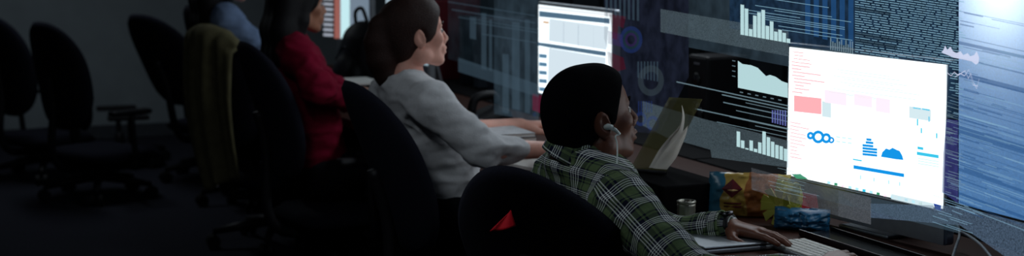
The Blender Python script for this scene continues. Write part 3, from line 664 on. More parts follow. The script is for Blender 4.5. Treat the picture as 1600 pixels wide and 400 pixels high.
# collar of the checked shirt
mi = man.matrix_basis.inverted()
def collar(a, b):
    # open ring round the neck, b from inside stand over the fold and down outside
    th = math.radians(28+a*304); up = (Mh@Vector((-.03, 0, -.05))-N_).normalized(); l = (U-up*U.dot(up)).normalized(); fw = l.cross(up)
    d = fw*math.cos(th)+l*math.sin(th); back = .5-.5*math.cos(th)
    prof = [(.066, -.02), (.068, .025), (.071, .036), (.076, .030), (.084, .0), (.090, -.022)]
    x = b*5; i = min(4, int(x)); t = x-i; r = prof[i][0]*(1-t)+prof[i+1][0]*t; z = prof[i][1]*(1-t)+prof[i+1][1]*t
    if b > .5: r += .010*(1-back)*(b-.5)*2; z -= .022*(1-back)*(b-.5)*2
    return mi@(N_+up*(z+.012+.014*back)+d*r-fw*.006)
o = grid('collar', collar, 48, 14, m_plaid, man, .003)
lay = o.data.uv_layers.new(name='cloth')
for lp in o.data.loops: i = lp.vertex_index; lay.data[lp.index].uv = ((i % 49)/48*.44, (i//49)/14*.10)
# cuff of the left sleeve
def cuff(a, b):
    ax = (J['wL']-J['eL']).normalized(); e1 = ax.cross(Z).normalized(); e2 = ax.cross(e1); c = J['eL'].lerp(J['wL'], .74+.2*b); th = 2*math.pi*a
    return mi@(c+(e1*math.cos(th)+e2*math.sin(th))*(.047+.002*math.sin(b*3+a*12)))
o = grid('cuff', cuff, 28, 6, m_plaid, man, .003); lay = o.data.uv_layers.new(name='cloth')
for lp in o.data.loops: i = lp.vertex_index; lay.data[lp.index].uv = ((i % 29)/28*.30, (i//29)/6*.055)
# ---- the woman in the white top
s2 = skin_mat('fair_skin', (240, 176, 156), .5)
m_ws = mat('white_knit', (214, 214, 216), .9, .15, var=.05, vscale=80, bump=.2, bscale=300)
N_ = at(634, 128, 5.62)
J = dict(N=N_, P=N_+V*.20-Z*.50, left=U, sR=at(676, 164, 5.46), sL=N_+U*.17-Z*.06, eR=at(756, 234, 5.44), wR=at(866, 234, 5.64), eL=at(724, 205, 5.95), wL=at(812, 196, 6.08))
woman = person('person', J, head_frame(at(646, 55, 5.62), 24, 8), .98, s2, m_ws, hair_pony, 'woman in a white long-sleeved top with auburn hair tied back', sleeve=.44, sleeve_r=.051, cuff=.043, folds=.009, sL=.12, hem=.11, fem=1, neck_r=.047, nose=.9, lips=.9, wide=.92,
    hands=dict(R=dict(d=V*.6+U*.7, up=Z, side=U, curl=(.5, .5, .5, .5)), L=dict(d=V, up=Z, side=-U, curl=(.6, .6, .6, .6))))
# ---- the woman in the magenta jacket
m_mg = mat('magenta_fleece', (120, 12, 42), .9, .1, var=.12, vscale=60, bump=.3, bscale=200)
s3 = skin_mat('tan_skin', (168, 116, 92), .5)
N_ = at(452, 60, 6.97)
J = dict(N=N_, P=N_+V*.12-Z*.54, left=U, sR=at(466, 88, 6.80), sL=N_+U*.17-Z*.06, eR=at(496, 138, 6.72), wR=at(544, 158, 6.98), eL=at(500, 128, 7.2), wL=at(534, 142, 7.28))
person('person', J, head_frame(at(466, 8, 6.97), 24, 0), .98, s3, m_mg, lambda b, M, s: hair_long(b, M, s, .22), 'woman in a magenta jacket with dark hair at the third desk', vox=.007, svox=.008, sleeve=.93, sleeve_r=.056, folds=.009, fem=1, neck_r=.048, wide=.95,
    hands=dict(R=dict(d=V*.9+U*.3, up=Z, side=U), L=dict(d=V, up=Z, side=-U)))
# ---- the person in the grey-blue shirt
m_bs = mat('greyblue_cotton', (124, 144, 178), .9, .15, var=.08, vscale=60, bump=.2)
s4 = skin_mat('peach_skin', (206, 150, 126), .5)
N_ = at(344, 14, 8.12)
J = dict(N=N_, P=N_+V*.14-Z*.60, left=U, sR=at(356, 32, 7.96), sL=N_+U*.17-Z*.06, eR=at(390, 64, 7.98), wR=at(384, 84, 8.25), eL=at(420, 75, 8.3), wL=at(398, 90, 8.1))
person('person', J, head_frame(at(353, -34, 8.12), 26, 0), .98, s4, m_bs, lambda b, M, s: hair_long(b, M, s, .30, .02), 'person in a grey-blue shirt with long dark hair at the fourth desk', vox=.008, svox=.009, sleeve=.95, sleeve_r=.052, folds=.008, fem=1, neck_r=.048, wide=.95,
    hands=dict(R=dict(d=U, up=V, side=Z), L=dict(d=-U, up=V, side=Z)))
# ---- earphones and watch
m_ep = mat('earphone_white', (205, 215, 212), .35, .5, var=.03)
HS = 1.08
hp_ = lambda x, y, z: Mh@Vector((x*HS, y*HS, z*HS))
t = empty('earphones', hp_(.004, -.086, -.014), 0, 'white wired earphones in the checked-shirt man\'s ear', 'earphones'); o0 = t.location.copy()
tube('earbud', [hp_(-.006, -.078, -.012)-o0, hp_(.0, -.088, -.010)-o0, hp_(.010, -.094, -.014)-o0], [.0065, .0085, .0060], m_ep, t, 12)
stem_end = hp_(.024, -.094, -.034)
tube('stem', [hp_(.004, -.092, -.012)-o0, hp_(.015, -.095, -.022)-o0, stem_end-o0], [.0058, .0050, .0034], m_ep, t, 10)
c1 = at(964, 224, 4.33); c2 = at(963.5, 262, 4.30)
tube('cable', [p-o0 for p in spline([stem_end, at(961.5, 213, 4.335), c1, at(964.5, 240, 4.315), c2, at(963, 280, 4.29), at(972, 300, 4.33)], 8)], .0020, m_ep, t, 8)
tube('remote', [at(963.3, 263, 4.298)-o0, at(963.1, 266, 4.297)-o0, at(962.8, 279, 4.29)-o0], [.0030, .0042, .0040], m_ep, t, 10)
ax = (JM['wL']-JM['eL']).normalized(); wc = JM['eL'].lerp(JM['wL'], 1.0); e1 = ax.cross(Z).normalized(); e2 = e1.cross(ax)
t = empty('wristwatch', wc, 0, 'dark wristwatch on the checked-shirt man\'s left wrist', 'watch')
grid('strap', lambda a, b: (e1*math.cos(2*math.pi*a)*1.12+e2*math.sin(2*math.pi*a))*.0315+ax*(b-.5)*.022, 28, 2, m_bp, t, .003)
wq = -e2 if e2.z < 0 else e2
tube('watch_case', [wq*.031, wq*.040], .017, mat('watch_metal', (90, 90, 95), .25, .6, metal=1), t, 18); tube('watch_face', [wq*.0401, wq*.0408], .014, m_blk, t, 18)
# ================================================================== DESK CLUTTER
def emp(name, p, label, cat, group=None, rz=RZ): return empty(name, p, rz, label, cat, group)
# keyboard with keys
KC = uv(3.545, 2.283, DZ)
kb = emp('keyboard', KC, 'slim white keyboard under the glaring screen', 'keyboard')
m_key = mat('key_white', (214, 216, 212), .5, .3, var=.02)
box('base', (0, 0, .006), (.118, .425, .009), m_alu, kb, .003)
bm = bmesh.new(); bm_box(bm, (0, 0, 0), (.0155, .0160, .005), .0012); kme = bm_mesh(bm, 'key'); kme.materials.append(m_key)
bm = bmesh.new(); bm_box(bm, (0, 0, 0), (.0155, .098, .005), .0012); kbar = bm_mesh(bm, 'space_bar'); kbar.materials.append(m_key)
for r in range(6):
    for c in range(22):
        if r == 0 and 8 <= c <= 12:
            if c == 10: o = bpy.data.objects.new('space_bar', kbar); COL.objects.link(o); o.parent = kb; o.location = (-.047+r*.0188, -.2+c*.0191, .0125)
            continue
        o = bpy.data.objects.new('key', kme); COL.objects.link(o); o.parent = kb; o.location = (-.047+r*.0188, -.2+c*.0191, .0125)
# closed silver laptop under the forearm
t = emp('laptop', uv(3.86, 2.125, DZ), 'closed silver laptop lying under the man\'s forearm', 'laptop')
box('base', (0, 0, .008), (.20, .29, .012), m_alu, t, .004); box('lid', (0, 0, .0185), (.20, .29, .006), m_alu, t, .003)
# metal tin
p = at(1072, 352, 4.62); p.z = DZ
t = emp('metal_tin', p, 'small ridged metal tin standing on the desk', 'tin')
m_tin = mat('tin_metal', (150, 148, 138), .3, .5, metal=.8)
lathe('body', [(.0235, 0), (.024, .004)]+[(.024+.0008*(i % 2), .008+i*.0065) for i in range(10)]+[(.024, .074)], m_tin, t); lathe('rim', [(.0225, .072), (.0255, .073), (.0258, .079), (.0235, .0805), (.0215, .078), (.0215, .070)], m_tin, t)
# crumpled snack bags
def crumpled(name, c, w_, h_, dpt, m, seed, label, cat, lean=.15, yaw=0, amp=.012):
    t = emp(name, c, label, cat, None, RZ+yaw)
    def fn(side):
        def g(a, b):
            y = (.5-a)*w_; e = (math.sin(math.pi*a)**.45)*(math.sin(math.pi*min(1, b*.93+.07))**.5); z = b*h_
            q = Vector((a*5+seed, b*4, side*3)); n = noise.noise(q)+.6*(.5-abs(noise.noise(q*2.3)))+.35*noise.noise(q*4.6)
            return Vector((side*dpt/2*e+amp*n*e+lean*z*.6, y*(1+.03*noise.noise(q*1.7)), z*(1+.05*n*(b > .5))+.003))
        return g
    f_ = fn(-1); k_ = fn(1); nx, nz = 34, 24
    vs_ = [f_(i/nx, j/nz) for j in range(nz+1) for i in range(nx+1)]+[k_(i/nx, j/nz) for j in range(nz+1) for i in range(nx+1)]; K = (nx+1)*(nz+1); fs = []
    for j in range(nz):
        for i in range(nx): a = j*(nx+1)+i; fs += [(a, a+1, a+nx+2, a+nx+1), (K+a+nx+1, K+a+nx+2, K+a+1, K+a)]
    for i in range(nx): fs += [(i+1, i, K+i, K+i+1), (nz*(nx+1)+i, nz*(nx+1)+i+1, K+nz*(nx+1)+i+1, K+nz*(nx+1)+i)]
    for j in range(nz): a = j*(nx+1); b_ = a+nx; fs += [(a, a+nx+1, K+a+nx+1, K+a), (b_+nx+1, b_, K+b_, K+b_+nx+1)]
    me = bpy.data.meshes.new('bag_body'); me.from_pydata([tuple(v) for v in vs_], [], fs); link('bag_body', me, m, t, True)
    me.update(); bm = bmesh.new(); bm.from_mesh(me); bmesh.ops.recalc_face_normals(bm, faces=bm.faces); bm.to_mesh(me); bm.free(); me.shade_smooth()
    return t, f_
def printed(name, stops, w_, rough=.3):
    m = bpy.data.materials.new(name); m.use_nodes = True; nt = m.node_tree; N = nt.nodes.new; L = nt.links.new; b = nt.nodes['Principled BSDF']; b.inputs['Roughness'].default_value = rough
    tc = N('ShaderNodeTexCoord'); sp = N('ShaderNodeSeparateXYZ'); L(tc.outputs['Object'], sp.inputs[0]); nz = N('ShaderNodeTexNoise'); nz.inputs['Scale'].default_value = 12; L(tc.outputs['Object'], nz.inputs['Vector'])
    a = N('ShaderNodeMath'); a.operation = 'MULTIPLY_ADD'; a.inputs[1].default_value = -1/w_; a.inputs[2].default_value = .38; L(sp.outputs[1], a.inputs[0])
    c = N('ShaderNodeMath'); c.operation = 'MULTIPLY_ADD'; c.inputs[1].default_value = .24; L(nz.outputs[0], c.inputs[0]); L(a.outputs[0], c.inputs[2])
    r = N('ShaderNodeValToRGB'); r.color_ramp.interpolation = 'CONSTANT'; cr = r.color_ramp
    while len(cr.elements) < len(stops): cr.elements.new(.99)
    for e, (p_, col) in zip(cr.elements, stops): e.position = p_; e.color = lin(col)
    L(c.outputs[0], r.inputs[0]); L(r.outputs[0], b.inputs['Base Color']); return m
p = at(1170, 344, 4.82); p.z = DZ
m_snack = printed('snack_print', [(0, (40, 100, 126)), (.17, (166, 140, 66)), (.34, (172, 144, 72)), (.46, (148, 92, 50)), (.7, (158, 100, 58)), (.84, (170, 150, 70))], .22)
t, fs_ = crumpled('snack_bag', p, .225, .118, .07, m_snack, 3, 'crumpled yellow and orange snack bag with a dark red diamond', 'bag', .12, .95, .02)
def decal(t, fs_, pts, m, name, off=.003):
    P = [fs_(a, b)-Vector((off, 0, 0)) for a, b in pts]; c = sum((Vector(q) for q in P), Vector())/len(P); c.x = min(q.x for q in P)
    n = len(P); me = bpy.data.meshes.new(name); me.from_pydata([tuple(q) for q in P]+[tuple(c)], [], [(i, (i+1) % n, n) for i in range(n)]); return link(name, me, m, t)
decal(t, fs_, [(.17, .66), (.30, .86), (.43, .68), (.30, .46)], mat('dark_red_print', (84, 26, 34), .4), 'diamond_emblem', .006)
decal(t, fs_, [(.24, .64), (.31, .67), (.38, .66), (.31, .60)], mat('cream_print', (190, 160, 110), .4), 'emblem_lettering', .009)
for i in range(2): decal(t, fs_, [(.20, .34-i*.08), (.42, .35-i*.08), (.42, .31-i*.08), (.20, .30-i*.08)], mat('dark_red_print', (84, 26, 34), .4), 'printed_line', .006)
p = at(1228, 352, 4.70); p.z = DZ
m_yw = printed('wrapper_print', [(0, (176, 176, 70)), (.4, (196, 190, 90)), (.7, (150, 150, 50))], .1)
t, fy_ = crumpled('snack_wrapper', p, .085, .115, .05, m_yw, 9, 'crumpled yellow-green wrapper beside the snack bag', 'wrapper', .1, .3, .022)
bm = bmesh.new()
for k_ in range(9):
    a = .2+k_*.36; q = Vector((-.03, 0, .055)); d = Vector((-.25, math.cos(a*2), math.sin(a*2)*.8)).normalized(); s_ = d.cross(Vector((1, 0, 0))).normalized()*.008
    v_ = [bm.verts.new(q+s_), bm.verts.new(q-s_), bm.verts.new(q+d*.052-s_*1.5), bm.verts.new(q+d*.056+s_*1.5)]; bm.faces.new(v_)
o = link('pleat', bm_mesh(bm), m_yw, t); o.modifiers.new('t', 'SOLIDIFY').thickness = .002
p = at(1252, 362, 4.62); p.z = DZ
crumpled('plastic_bag', p, .15, .055, .09, mat('blue_plastic', (30, 96, 136), .3, .5, var=.2, vscale=30), 5, 'crumpled blue plastic bag in front of the screen', 'bag', .3, .8, .02)
# red card
p = at(1264, 345, 4.72); c = [at(1248, 300, 4.74), at(1276, 304, 4.70), at(1282, 346, 4.66), at(1250, 332, 4.70)]
me = bpy.data.meshes.new('red_card'); c0 = sum(c, Vector())/4; me.from_pydata([tuple(q-c0) for q in c], [], [(0, 1, 2, 3)])
o = link('red_card', me, mat('crimson_card', (170, 24, 52), .5)); o.location = c0; o.modifiers.new('t', 'SOLIDIFY').thickness = .002; tag(o, 'dark red folded card leaning beside the yellow wrapper', 'card')
# black tray on the desk behind, organiser and document holder
p = at(1042, 300, 4.98); p.z = DZ
m_mb = mat('matt_black', (12, 12, 14), .95, .05)
t = emp('organiser_box', p, 'black box with a drawer under the document holder', 'box')
box('body', (0, 0, .045), (.20, .34, .09), m_mb, t, .006); dr = box('drawer', (-.102, 0, .045), (.006, .31, .07), m_mb, t, .002); box('handle', (-.108, 0, .05), (.008, .06, .008), m_dm, dr, .002)
m_olive = bpy.data.materials.new('olive_sheet'); m_olive.use_nodes = True; nt = m_olive.node_tree; b = nt.nodes['Principled BSDF']; b.inputs['Base Color'].default_value = lin((120, 116, 70)); b.inputs['Roughness'].default_value = .35; b.inputs['Alpha'].default_value = .55
D5 = 5.12; A, B, C_, D_ = at(984, 266, 5.07), at(1046, 152, 5.02), at(1097, 155, 4.90), at(1040, 270, 4.98)
base = (A+D_)/2
t = empty('document_holder', base, 0, 'translucent olive plastic document holder leaning behind the man\'s face', 'holder')
grid('sheet', lambda a, b: A.lerp(D_, a).lerp(B.lerp(C_, a), b)-base, 8, 8, m_olive, t, .002)
tube('clip', [A-base, D_-base], .006, m_bp, t, 8)
m_paper = mat('paper', (226, 222, 216), .7, .2, var=.04)
m_thin = bpy.data.materials.new('thin_paper'); m_thin.use_nodes = True; nt = m_thin.node_tree; b = nt.nodes['Principled BSDF']; b.inputs['Base Color'].default_value = lin((232, 228, 222)); b.inputs['Roughness'].default_value = .8
tl = nt.nodes.new('ShaderNodeBsdfTranslucent'); tl.inputs[0].default_value = lin((236, 230, 220)); mxs = nt.nodes.new('ShaderNodeMixShader'); mxs.inputs[0].default_value = .6
nt.links.new(b.outputs[0], mxs.inputs[1]); nt.links.new(tl.outputs[0], mxs.inputs[2]); nt.links.new(mxs.outputs[0], nt.nodes['Material Output'].inputs[0])
def page(pl, pr, name, seed):
    c = Vector((0, 0, 0)); L_ = spline([at(x, y, d-.13) for x, y, d in pl], 8); R_ = spline([at(x, y, d-.13) for x, y, d in pr], 8); b0 = L_[0]
    n = min(len(L_), len(R_))
    def g(a, b):
        i = min(n-1, int(round(b*(n-1)))); q = L_[i].lerp(R_[i], a); return q-b0+ (FW*.02*math.sin(a*5+seed)*math.sin(b*3.1))
    o = grid(name, g, 8, n-1, m_thin, None, 0); o.location = b0; return o
o = page([(1014, 262, 5.0), (1030, 234, 5.0), (1046, 214, 5.02), (1062, 196, 5.03), (1066, 178, 5.04), (1065, 164, 5.05)], [(1040, 264, 4.97), (1052, 244, 4.97), (1058, 224, 4.98), (1066, 205, 5.0), (1069, 182, 5.02), (1066, 166, 5.04)], 'paper_sheet', 0)
tag(o, 'curled white sheet with its tip standing up in the holder', 'paper', 'papers in the holder')
o = page([(1020, 263, 4.94), (1036, 240, 4.94), (1048, 226, 4.95), (1060, 214, 4.96), (1070, 202, 4.97)], [(1042, 265, 4.92), (1056, 248, 4.92), (1064, 232, 4.93), (1072, 212, 4.95), (1075, 196, 4.96)], 'paper_sheet', 2)
tag(o, 'curled white sheet bent outward in front of the holder', 'paper', 'papers in the holder')
# dark tray behind the keyboard
t = emp('desk_tray', uv(3.62, 2.43, DZ), 'flat black tray between the keyboard and the screen foot', 'tray')
box('bottom', (0, 0, .005), (.10, .46, .008), m_blk, t, .002)
for sx in (-1, 1): box('rim', (sx*.048, 0, .012), (.005, .46, .014), m_blk, t, .001)
# cables right of the screen
m_cab = mat('cable_grey', (170, 178, 182), .5)
for i, (pp, l) in enumerate((([(1497, 352, 4.34), (1499, 368, 4.30), (1494, 384, 4.22), (1488, 404, 4.12)], 'pale cable hanging straight down beside the bright screen'), ([(1500, 362, 4.34), (1516, 370, 4.28), (1534, 384, 4.2), (1552, 406, 4.1)], 'pale cable curving right across the desk beside the screen'))):
    P = [at(*q) for q in pp]
    for q in P: q.z = max(q.z, DZ+.006)
    o = tube('cable', [q-P[-1] for q in spline(P, 8)], .0035, m_cab); o.location = P[-1]; tag(o, l, 'cable', 'cables beside the screen')
# things on the woman's desk
p = at(786, 215, 5.9); p.z = DZ; zz = DZ
for i, (hh, c, l) in enumerate(((.03, (40, 42, 50), 'dark book at the bottom of the stack on the white-topped woman\'s desk'), (.028, (190, 192, 196), 'pale book in the middle of the stack by the woman\'s arm'), (.032, (24, 25, 30), 'black notebook lower in the stack by the woman\'s arm'), (.014, (205, 205, 208), 'white notebook on top of the stack by the woman\'s arm'))):
    t = empty('book', (p.x, p.y, zz), RZ+[.1, -.06, .05, -.02][i], l, 'book', 'stacked books'); m_ = mat('cover_%d' % i, c, .5)
    box('cover', (0, 0, .0015), (.155, .21, .003), m_, t, .001); box('pages', (.002, 0, hh/2), (.148, .204, hh-.006), m_paper, t, 0); box('cover', (0, 0, hh-.0015), (.155, .21, .003), m_, t, .001); box('spine', (-.0765, 0, hh/2), (.002, .21, hh), m_, t, 0)
    zz += hh
p = at(730, 192, 6.35); p.z = DZ+.05
p.z = DZ; t = emp('mug', p, 'grey mug beside the black telephone', 'mug')
m_mug = mat('grey_ceramic', (120, 124, 128), .4)
lathe('body', [(.034, 0), (.038, .01), (.040, .1), (.037, .102), (.035, .02), (.001, .018)], m_mug, t); tube('handle', spline([(.04, 0, .08), (.065, 0, .075), (.068, 0, .045), (.04, 0, .025)], 5), .006, m_mug, t, 8)
p = at(758, 190, 6.6); p.z = DZ; t = emp('desk_phone', p, 'black desk telephone with a pale label behind the books', 'phone')
box('base', (0, 0, .05), (.16, .2, .06), m_bp, t, .012, Matrix.Rotation(-.35, 3, 'Y')); tube('handset', spline([(-.03, .07, .08), (-.01, .07, .13), (.06, .07, .14), (.08, .07, .11)], 5), .018, m_bp, t, 10); box('label_plate', (-.088, -.02, .06), (.003, .06, .012), m_white, t, 0)
o = box('paper_stack', (0, 0, .006), (.2, .28, .012), m_paper, None, .001); o.location = uv(5.30, 2.24, DZ); o.rotation_euler.z = RZ+.25; tag(o, 'loose white papers on the desk by the woman\'s hand', 'paper')
# black backpack and papers on the third desk
p = at(570, 140, 8.0); p.z = DZ
f = Field((-.25, -.25, -.02), (.25, .25, .48), .008); f.ell((0, 0, .14), (.12, .17, .17), None, .03); f.ell((.0, 0, .25), (.09, .13, .11), None, .06); f.ell((-.10, 0, .1), (.05, .12, .09), None, .02); f.cut((0, 0, 0), (0, 0, -1))
b = f.build('backpack', mat('black_nylon', (16, 16, 20), .6), None, lambda q: .006*noise.noise(q*14)); b.location = p; b.scale = (.95,)*3; b.rotation_euler.z = RZ+.2; tag(b, 'black backpack with a loop handle on the third desk', 'backpack')
tube('loop_handle', spline([(-.01, .06, .33), (-.02, .05, .40), (-.02, -.02, .42), (-.01, -.06, .34)], 6), .009, m_bp, b, 8); tube('zip', spline([(-.105, .1, .17), (-.11, 0, .24), (-.105, -.1, .17)], 6), .004, m_dm, b, 6)
p = at(552, 135, 7.55); t = empty('file_tray', (p.x, p.y, DZ), RZ, 'black file tray with white papers in front of the backpack', 'tray')
box('base', (0, 0, .01), (.22, .28, .012), m_bp, t, .002); box('shelf', (0, 0, .10), (.22, .28, .006), m_bp, t, .001)
for sx in (-1, 1):
    for sy in (-1, 1): box('post', (sx*.105, sy*.135, .055), (.01, .01, .09), m_bp, t, .001)
box('paper', (0, 0, .107), (.2, .26, .008), m_paper, t, 0)
# things on the facing desks
def col_at(px, v, z=DZ):
    x0 = (px-800)/F; q = ray(px, 200); u = None
    # point of the line of sight in plan at distance v along V
    d = Vector((x0, FW.y, 0)); k_ = v/d.dot(V); return Vector((d.x*k_, d.y*k_, z))
t = emp('loudspeaker', col_at(1122, 3.05), 'black desktop loudspeaker behind the document holder', 'speaker')
box('cabinet', (0, 0, .165), (.18, .15, .33), m_bp, t, .012)
tube('woofer', [(-.09, 0, .11), (-.098, 0, .11)], [.058, .05], m_blk, t, 20); tube('tweeter', [(-.09, 0, .24), (-.096, 0, .24)], [.03, .024], m_blk, t, 16); box('badge', (-.0915, .0, .30), (.002, .04, .008), m_alu, t, 0)
t = emp('box_file', col_at(706, 3.0), 'tall dark red box file behind the woman\'s face', 'file'); m_rf = mat('dark_red_card', (92, 14, 28), .6)
box('case', (0, 0, .2), (.28, .085, .40), m_rf, t, .004); box('spine_label', (-.1405, 0, .28), (.002, .05, .09), mat('label_grey', (120, 110, 112), .7), t, 0)
m_bind = [mat('binder_%d' % i, c, .6) for i, c in enumerate([(44, 50, 62), (90, 100, 112), (60, 70, 84)])]
for i, px in enumerate((760, 783, 806, 826)):
    t = emp('ring_binder', col_at(px, 3.08), ['dark blue-grey', 'pale grey', 'slate grey', 'dark navy'][i]+' ring binder standing left of the pale blue screen', 'binder', 'binders on the facing desk')
    box('cover', (0, 0, .17), (.26, .065, .335), m_bind[i % 3], t, .004); box('spine_label', (-.1305, 0, .22), (.002, .04, .12), m_bind[(i+1) % 3], t, 0); tube('finger_hole', [(-.129, 0, .07), (-.1315, 0, .07)], .012, m_blk, t, 12)
pst = slab('trim_1', 5.86, 5.98, 3.64, 3.74, 0, CEIL, mat('post_grey', (120, 128, 132), .6), 'structure', .004)
# lamp added out of view to make the blue field's upper corner glow
t = empty('added_glow_lamp', (SPOT.x, SPOT.y, DZ), RZ, 'added unseen lamp that brightens the blue field at the right edge', 'lamp')
tube('pole', [(.07, 0, .02), (.07, 0, SPOT.z-DZ+.02)], .010, m_dm, t); lathe('base', [(.07, 0), (.07, .02), (.012, .028)], m_dm, t, 24, (.03, 0, 0))
dr = -V; rot = dr.to_track_quat('-Z', 'Y').to_matrix(); rot = Matrix.Rotation(-RZ, 3, 'Z')@rot
box('lamp_head', rot@Vector((0, 0, .025))+Vector((0, 0, SPOT.z-DZ)), (.19, .19, .03), m_dm, t, .008, rot)
# ================================================================== OVERLAY GRAPHICS: flat charts and code, built as a see-through sheet before the computers
HV = 2.372
R0 = onv(1497, 200, HV)
HD = empty('overlay_display', (R0.x, R0.y, R0.z), 0, 'overlay graphics of charts and code, built as a see-through sheet along the desks', 'display')
def slope(x, y): return .145+.0006*max(0, y)+(.04 if x > 1480 else 0)
def hmesh(name, polys, m, lay=0, kind=None):
    vs_, fs = [], []
    for P in polys:
        fs.append(tuple(range(len(vs_), len(vs_)+len(P)))); vs_ += [tuple(onv(x, y, HV-.0006*lay)-R0) for x, y in P]
    me = bpy.data.meshes.new(name); me.from_pydata(vs_, [], fs); o = link(name, me, m, HD)
    if kind: o['kind'] = kind
    return o
def streak(x0, y0, L, th, s=None):
    s = slope(x0, y0) if s is None else s; return [(x0, y0), (x0+L, y0+L*s), (x0+L, y0+L*s+th), (x0, y0+th)]
h_w = emat('light_white', (196, 232, 236), .95, .88); h_band = emat('light_band', (112, 132, 142), .6, .42, .55, 420); h_line = emat('light_line', (150, 182, 196), .72, .55); h_dim = emat('light_dim', (96, 124, 144), .5, .34)
h_txt = emat('light_text', (142, 190, 214), .85, .8); h_txd = emat('light_text_back', (34, 58, 84), 1, .55, .3, 40); h_pur = emat('light_purple', (62, 66, 130), .8, .72, .15, 60); h_blue = emat('light_blue', (70, 126, 186), 1.35, .86, .16, 260, .4)
h_low = emat('light_low', (100, 124, 152), .75, .5, .5, 330); h_dk = emat('light_dark', (34, 84, 142), .8, .55); h_dkb = emat('light_dark_teal', (24, 38, 52), .9, .7); h_pale = emat('light_pale', (150, 196, 226), .8, .6); h_col = emat('light_column', (40, 92, 150), .8, .55); h_haze = emat('light_haze', (76, 98, 114), .62, .34, .3, 14); h_haze2 = emat('light_haze_violet', (58, 66, 92), .62, .25, .4, 20); h_lav = emat('light_lavender', (214, 220, 246), 1, .85)
# blue field on the right
hmesh('blue_field', [[(1498, -60), (1760, -60), (1760, 372), (1598, 344), (1498, 318)]], h_blue)
hmesh('lower_field', [[(1360, 318), (1498, 322), (1598, 348), (1760, 378), (1760, 470), (1598, 420), (1500, 352), (1360, 340)]], h_low)
pl, pd, pw_ = [], [], []
for i in range(60):
    y = random.uniform(20, 340); x = random.choice((1499, 1500, 1502, 1506, random.uniform(1500, 1570))); L = min(random.choice((22, 30, 44, 60, 120)), 1740-x); pd.append(streak(x, y-(10), L, random.choice((.8, 1, 1.2, 2.2)), slope(1490, y)))
for i in range(50):
    y = random.uniform(60, 330); x = random.uniform(1484, 1570); pl.append(streak(x, y, random.uniform(15, 90), random.choice((.6, .8, 1.1)), slope(1490, y)))
for y, th in ((64, 5), (112, 8), (196, 14), (262, 5), (300, 5)): pd.append(streak(1498, y, 260, th, slope(1490, y)))
hmesh('data_streaks', pd, h_dk, 1, 'stuff'); hmesh('data_streaks', pl, h_pale, 2, 'stuff')
# code block above the nearest screen
hmesh('code_backing', [[(1140, -60), (1497, -60), (1497, 186), (1480, 184), (1478, 101), (1232, 71), (1232, 60), (1140, 44)]], h_txd)
tx, td = [], []
for r in range(46):
    y0 = -46+r*3.7; x = 1336 if r > 12 else 1256
    while x < 1494:
        L = random.uniform(5, 16); s = .155; y = y0+(x-1336)*s
        lim = 73+(x-1232)*.118-3
        if (y < lim or x > 1482) and y < 184: tx.append([(x, y), (x+L, y+L*s), (x+L, y+L*s+1.25), (x, y+1.25)])
        x += L+random.choice((.9, 1.2, 3.0))
for x, y, L, th in ((1336, 10, 56, 5), (1336, 50, 74, 5), (1336, 60, 66, 6)): td.append(streak(x, y, L, th, .165))
for x, y, L in ((1180, 8, 120), (1170, 20, 150), (1196, 30, 110), (1205, -2, 90), (1216, 40, 100), (1210, 16, 120), (1190, 26, 130), (1222, 46, 110), (1160, 14, 90)): tx.append(streak(x, y, L, .9, .15))
hmesh('code_lines', tx, h_txt, 2, 'stuff'); hmesh('code_gap', td, h_dkb, 3)
hmesh('violet_strip', [[(1479, 186), (1497, 188), (1497, 318), (1472, 300), (1474, 240)]], h_pur)
tx = []
for i in range(46): y = random.uniform(150, 300); tx.append(streak(1476+random.uniform(0, 6), y, random.uniform(8, 30), random.choice((.6, .9)), .3))
hmesh('violet_streaks', tx, h_line, 2, 'stuff')
# blue column chart
for i in range(6): x = 1258+i*13.5; hmesh('column', [[(x, -40), (x+8, -39), (x+8, 54+i*4.2), (x, 52.5+i*4.2)]], h_col, 1)
for i in range(11): x = 1297+i*3.4; y = 76+i*.9-random.uniform(10, 22); hmesh('thin_bar', [[(x, y), (x+2, y+.3), (x+2, 78+i*.6), (x, 77.7+i*.6)]], h_line, 2)
# white bar chart
tops = [7, 13, 45, 24, 19, 15, 40, 33, 49, 46, 51, 60]
for i, tp in enumerate(tops): x = 1157+i*6.55; b_ = 54+i*1.15; hmesh('bar', [[(x, tp), (x+5.6, tp+.9), (x+5.6, b_+1), (x, b_)]], h_w, 4)
hmesh('speckled_band', [[(1032, 14), (1232, 48), (1232, 88), (1032, 50)]], h_band, 1)
# area chart and its lines
hmesh('area_chart', [[(1153, 95), (1160, 100), (1174, 102), (1184, 106), (1190, 112), (1197, 119), (1203, 117), (1212, 120), (1222, 127), (1231, 130), (1231, 153), (1153, 137)]], h_w, 4)
for i in range(6): hmesh('axis_mark', [streak(1156+i*12, 143+i*2.4, 5, 1.6, .2)], h_line, 4)
for i in range(4): hmesh('axis_mark', [streak(1144, 94+i*8, 5, 1.2, .2)], h_line, 4)
LN = [(1057, 127, 176, 1.7), (1128, 147, 104, 1.8), (1130, 159, 102, 1.6), (1086, 169, 148, 1.7), (1150, 172, 82, 1.2), (1140, 182, 92, 1.0), (1165, 160, 66, 1), (1120, 190, 110, 1), (1180, 196, 52, 1)]
hmesh('data_lines', [streak(x, y, L, th, .215) for x, y, L, th in LN], h_line, 3, 'stuff')
hmesh('speckled_band', [[(1004, 158), (1100, 186), (1232, 220), (1232, 262), (1112, 246), (1110, 234), (1040, 214), (1004, 196)]], h_band, 1)
b2 = [205, 219, 232, 219, 232, 222, 205, 214, 221, 226, 228, 232]
for i, tp in enumerate(b2): x = 1151+i*6.7; b_ = 229+i*2.0; hmesh('bar', [[(x, min(tp, b_-2)), (x+5.4, min(tp, b_-2)+1), (x+5.4, b_+1.2), (x, b_)]], h_w, 4)
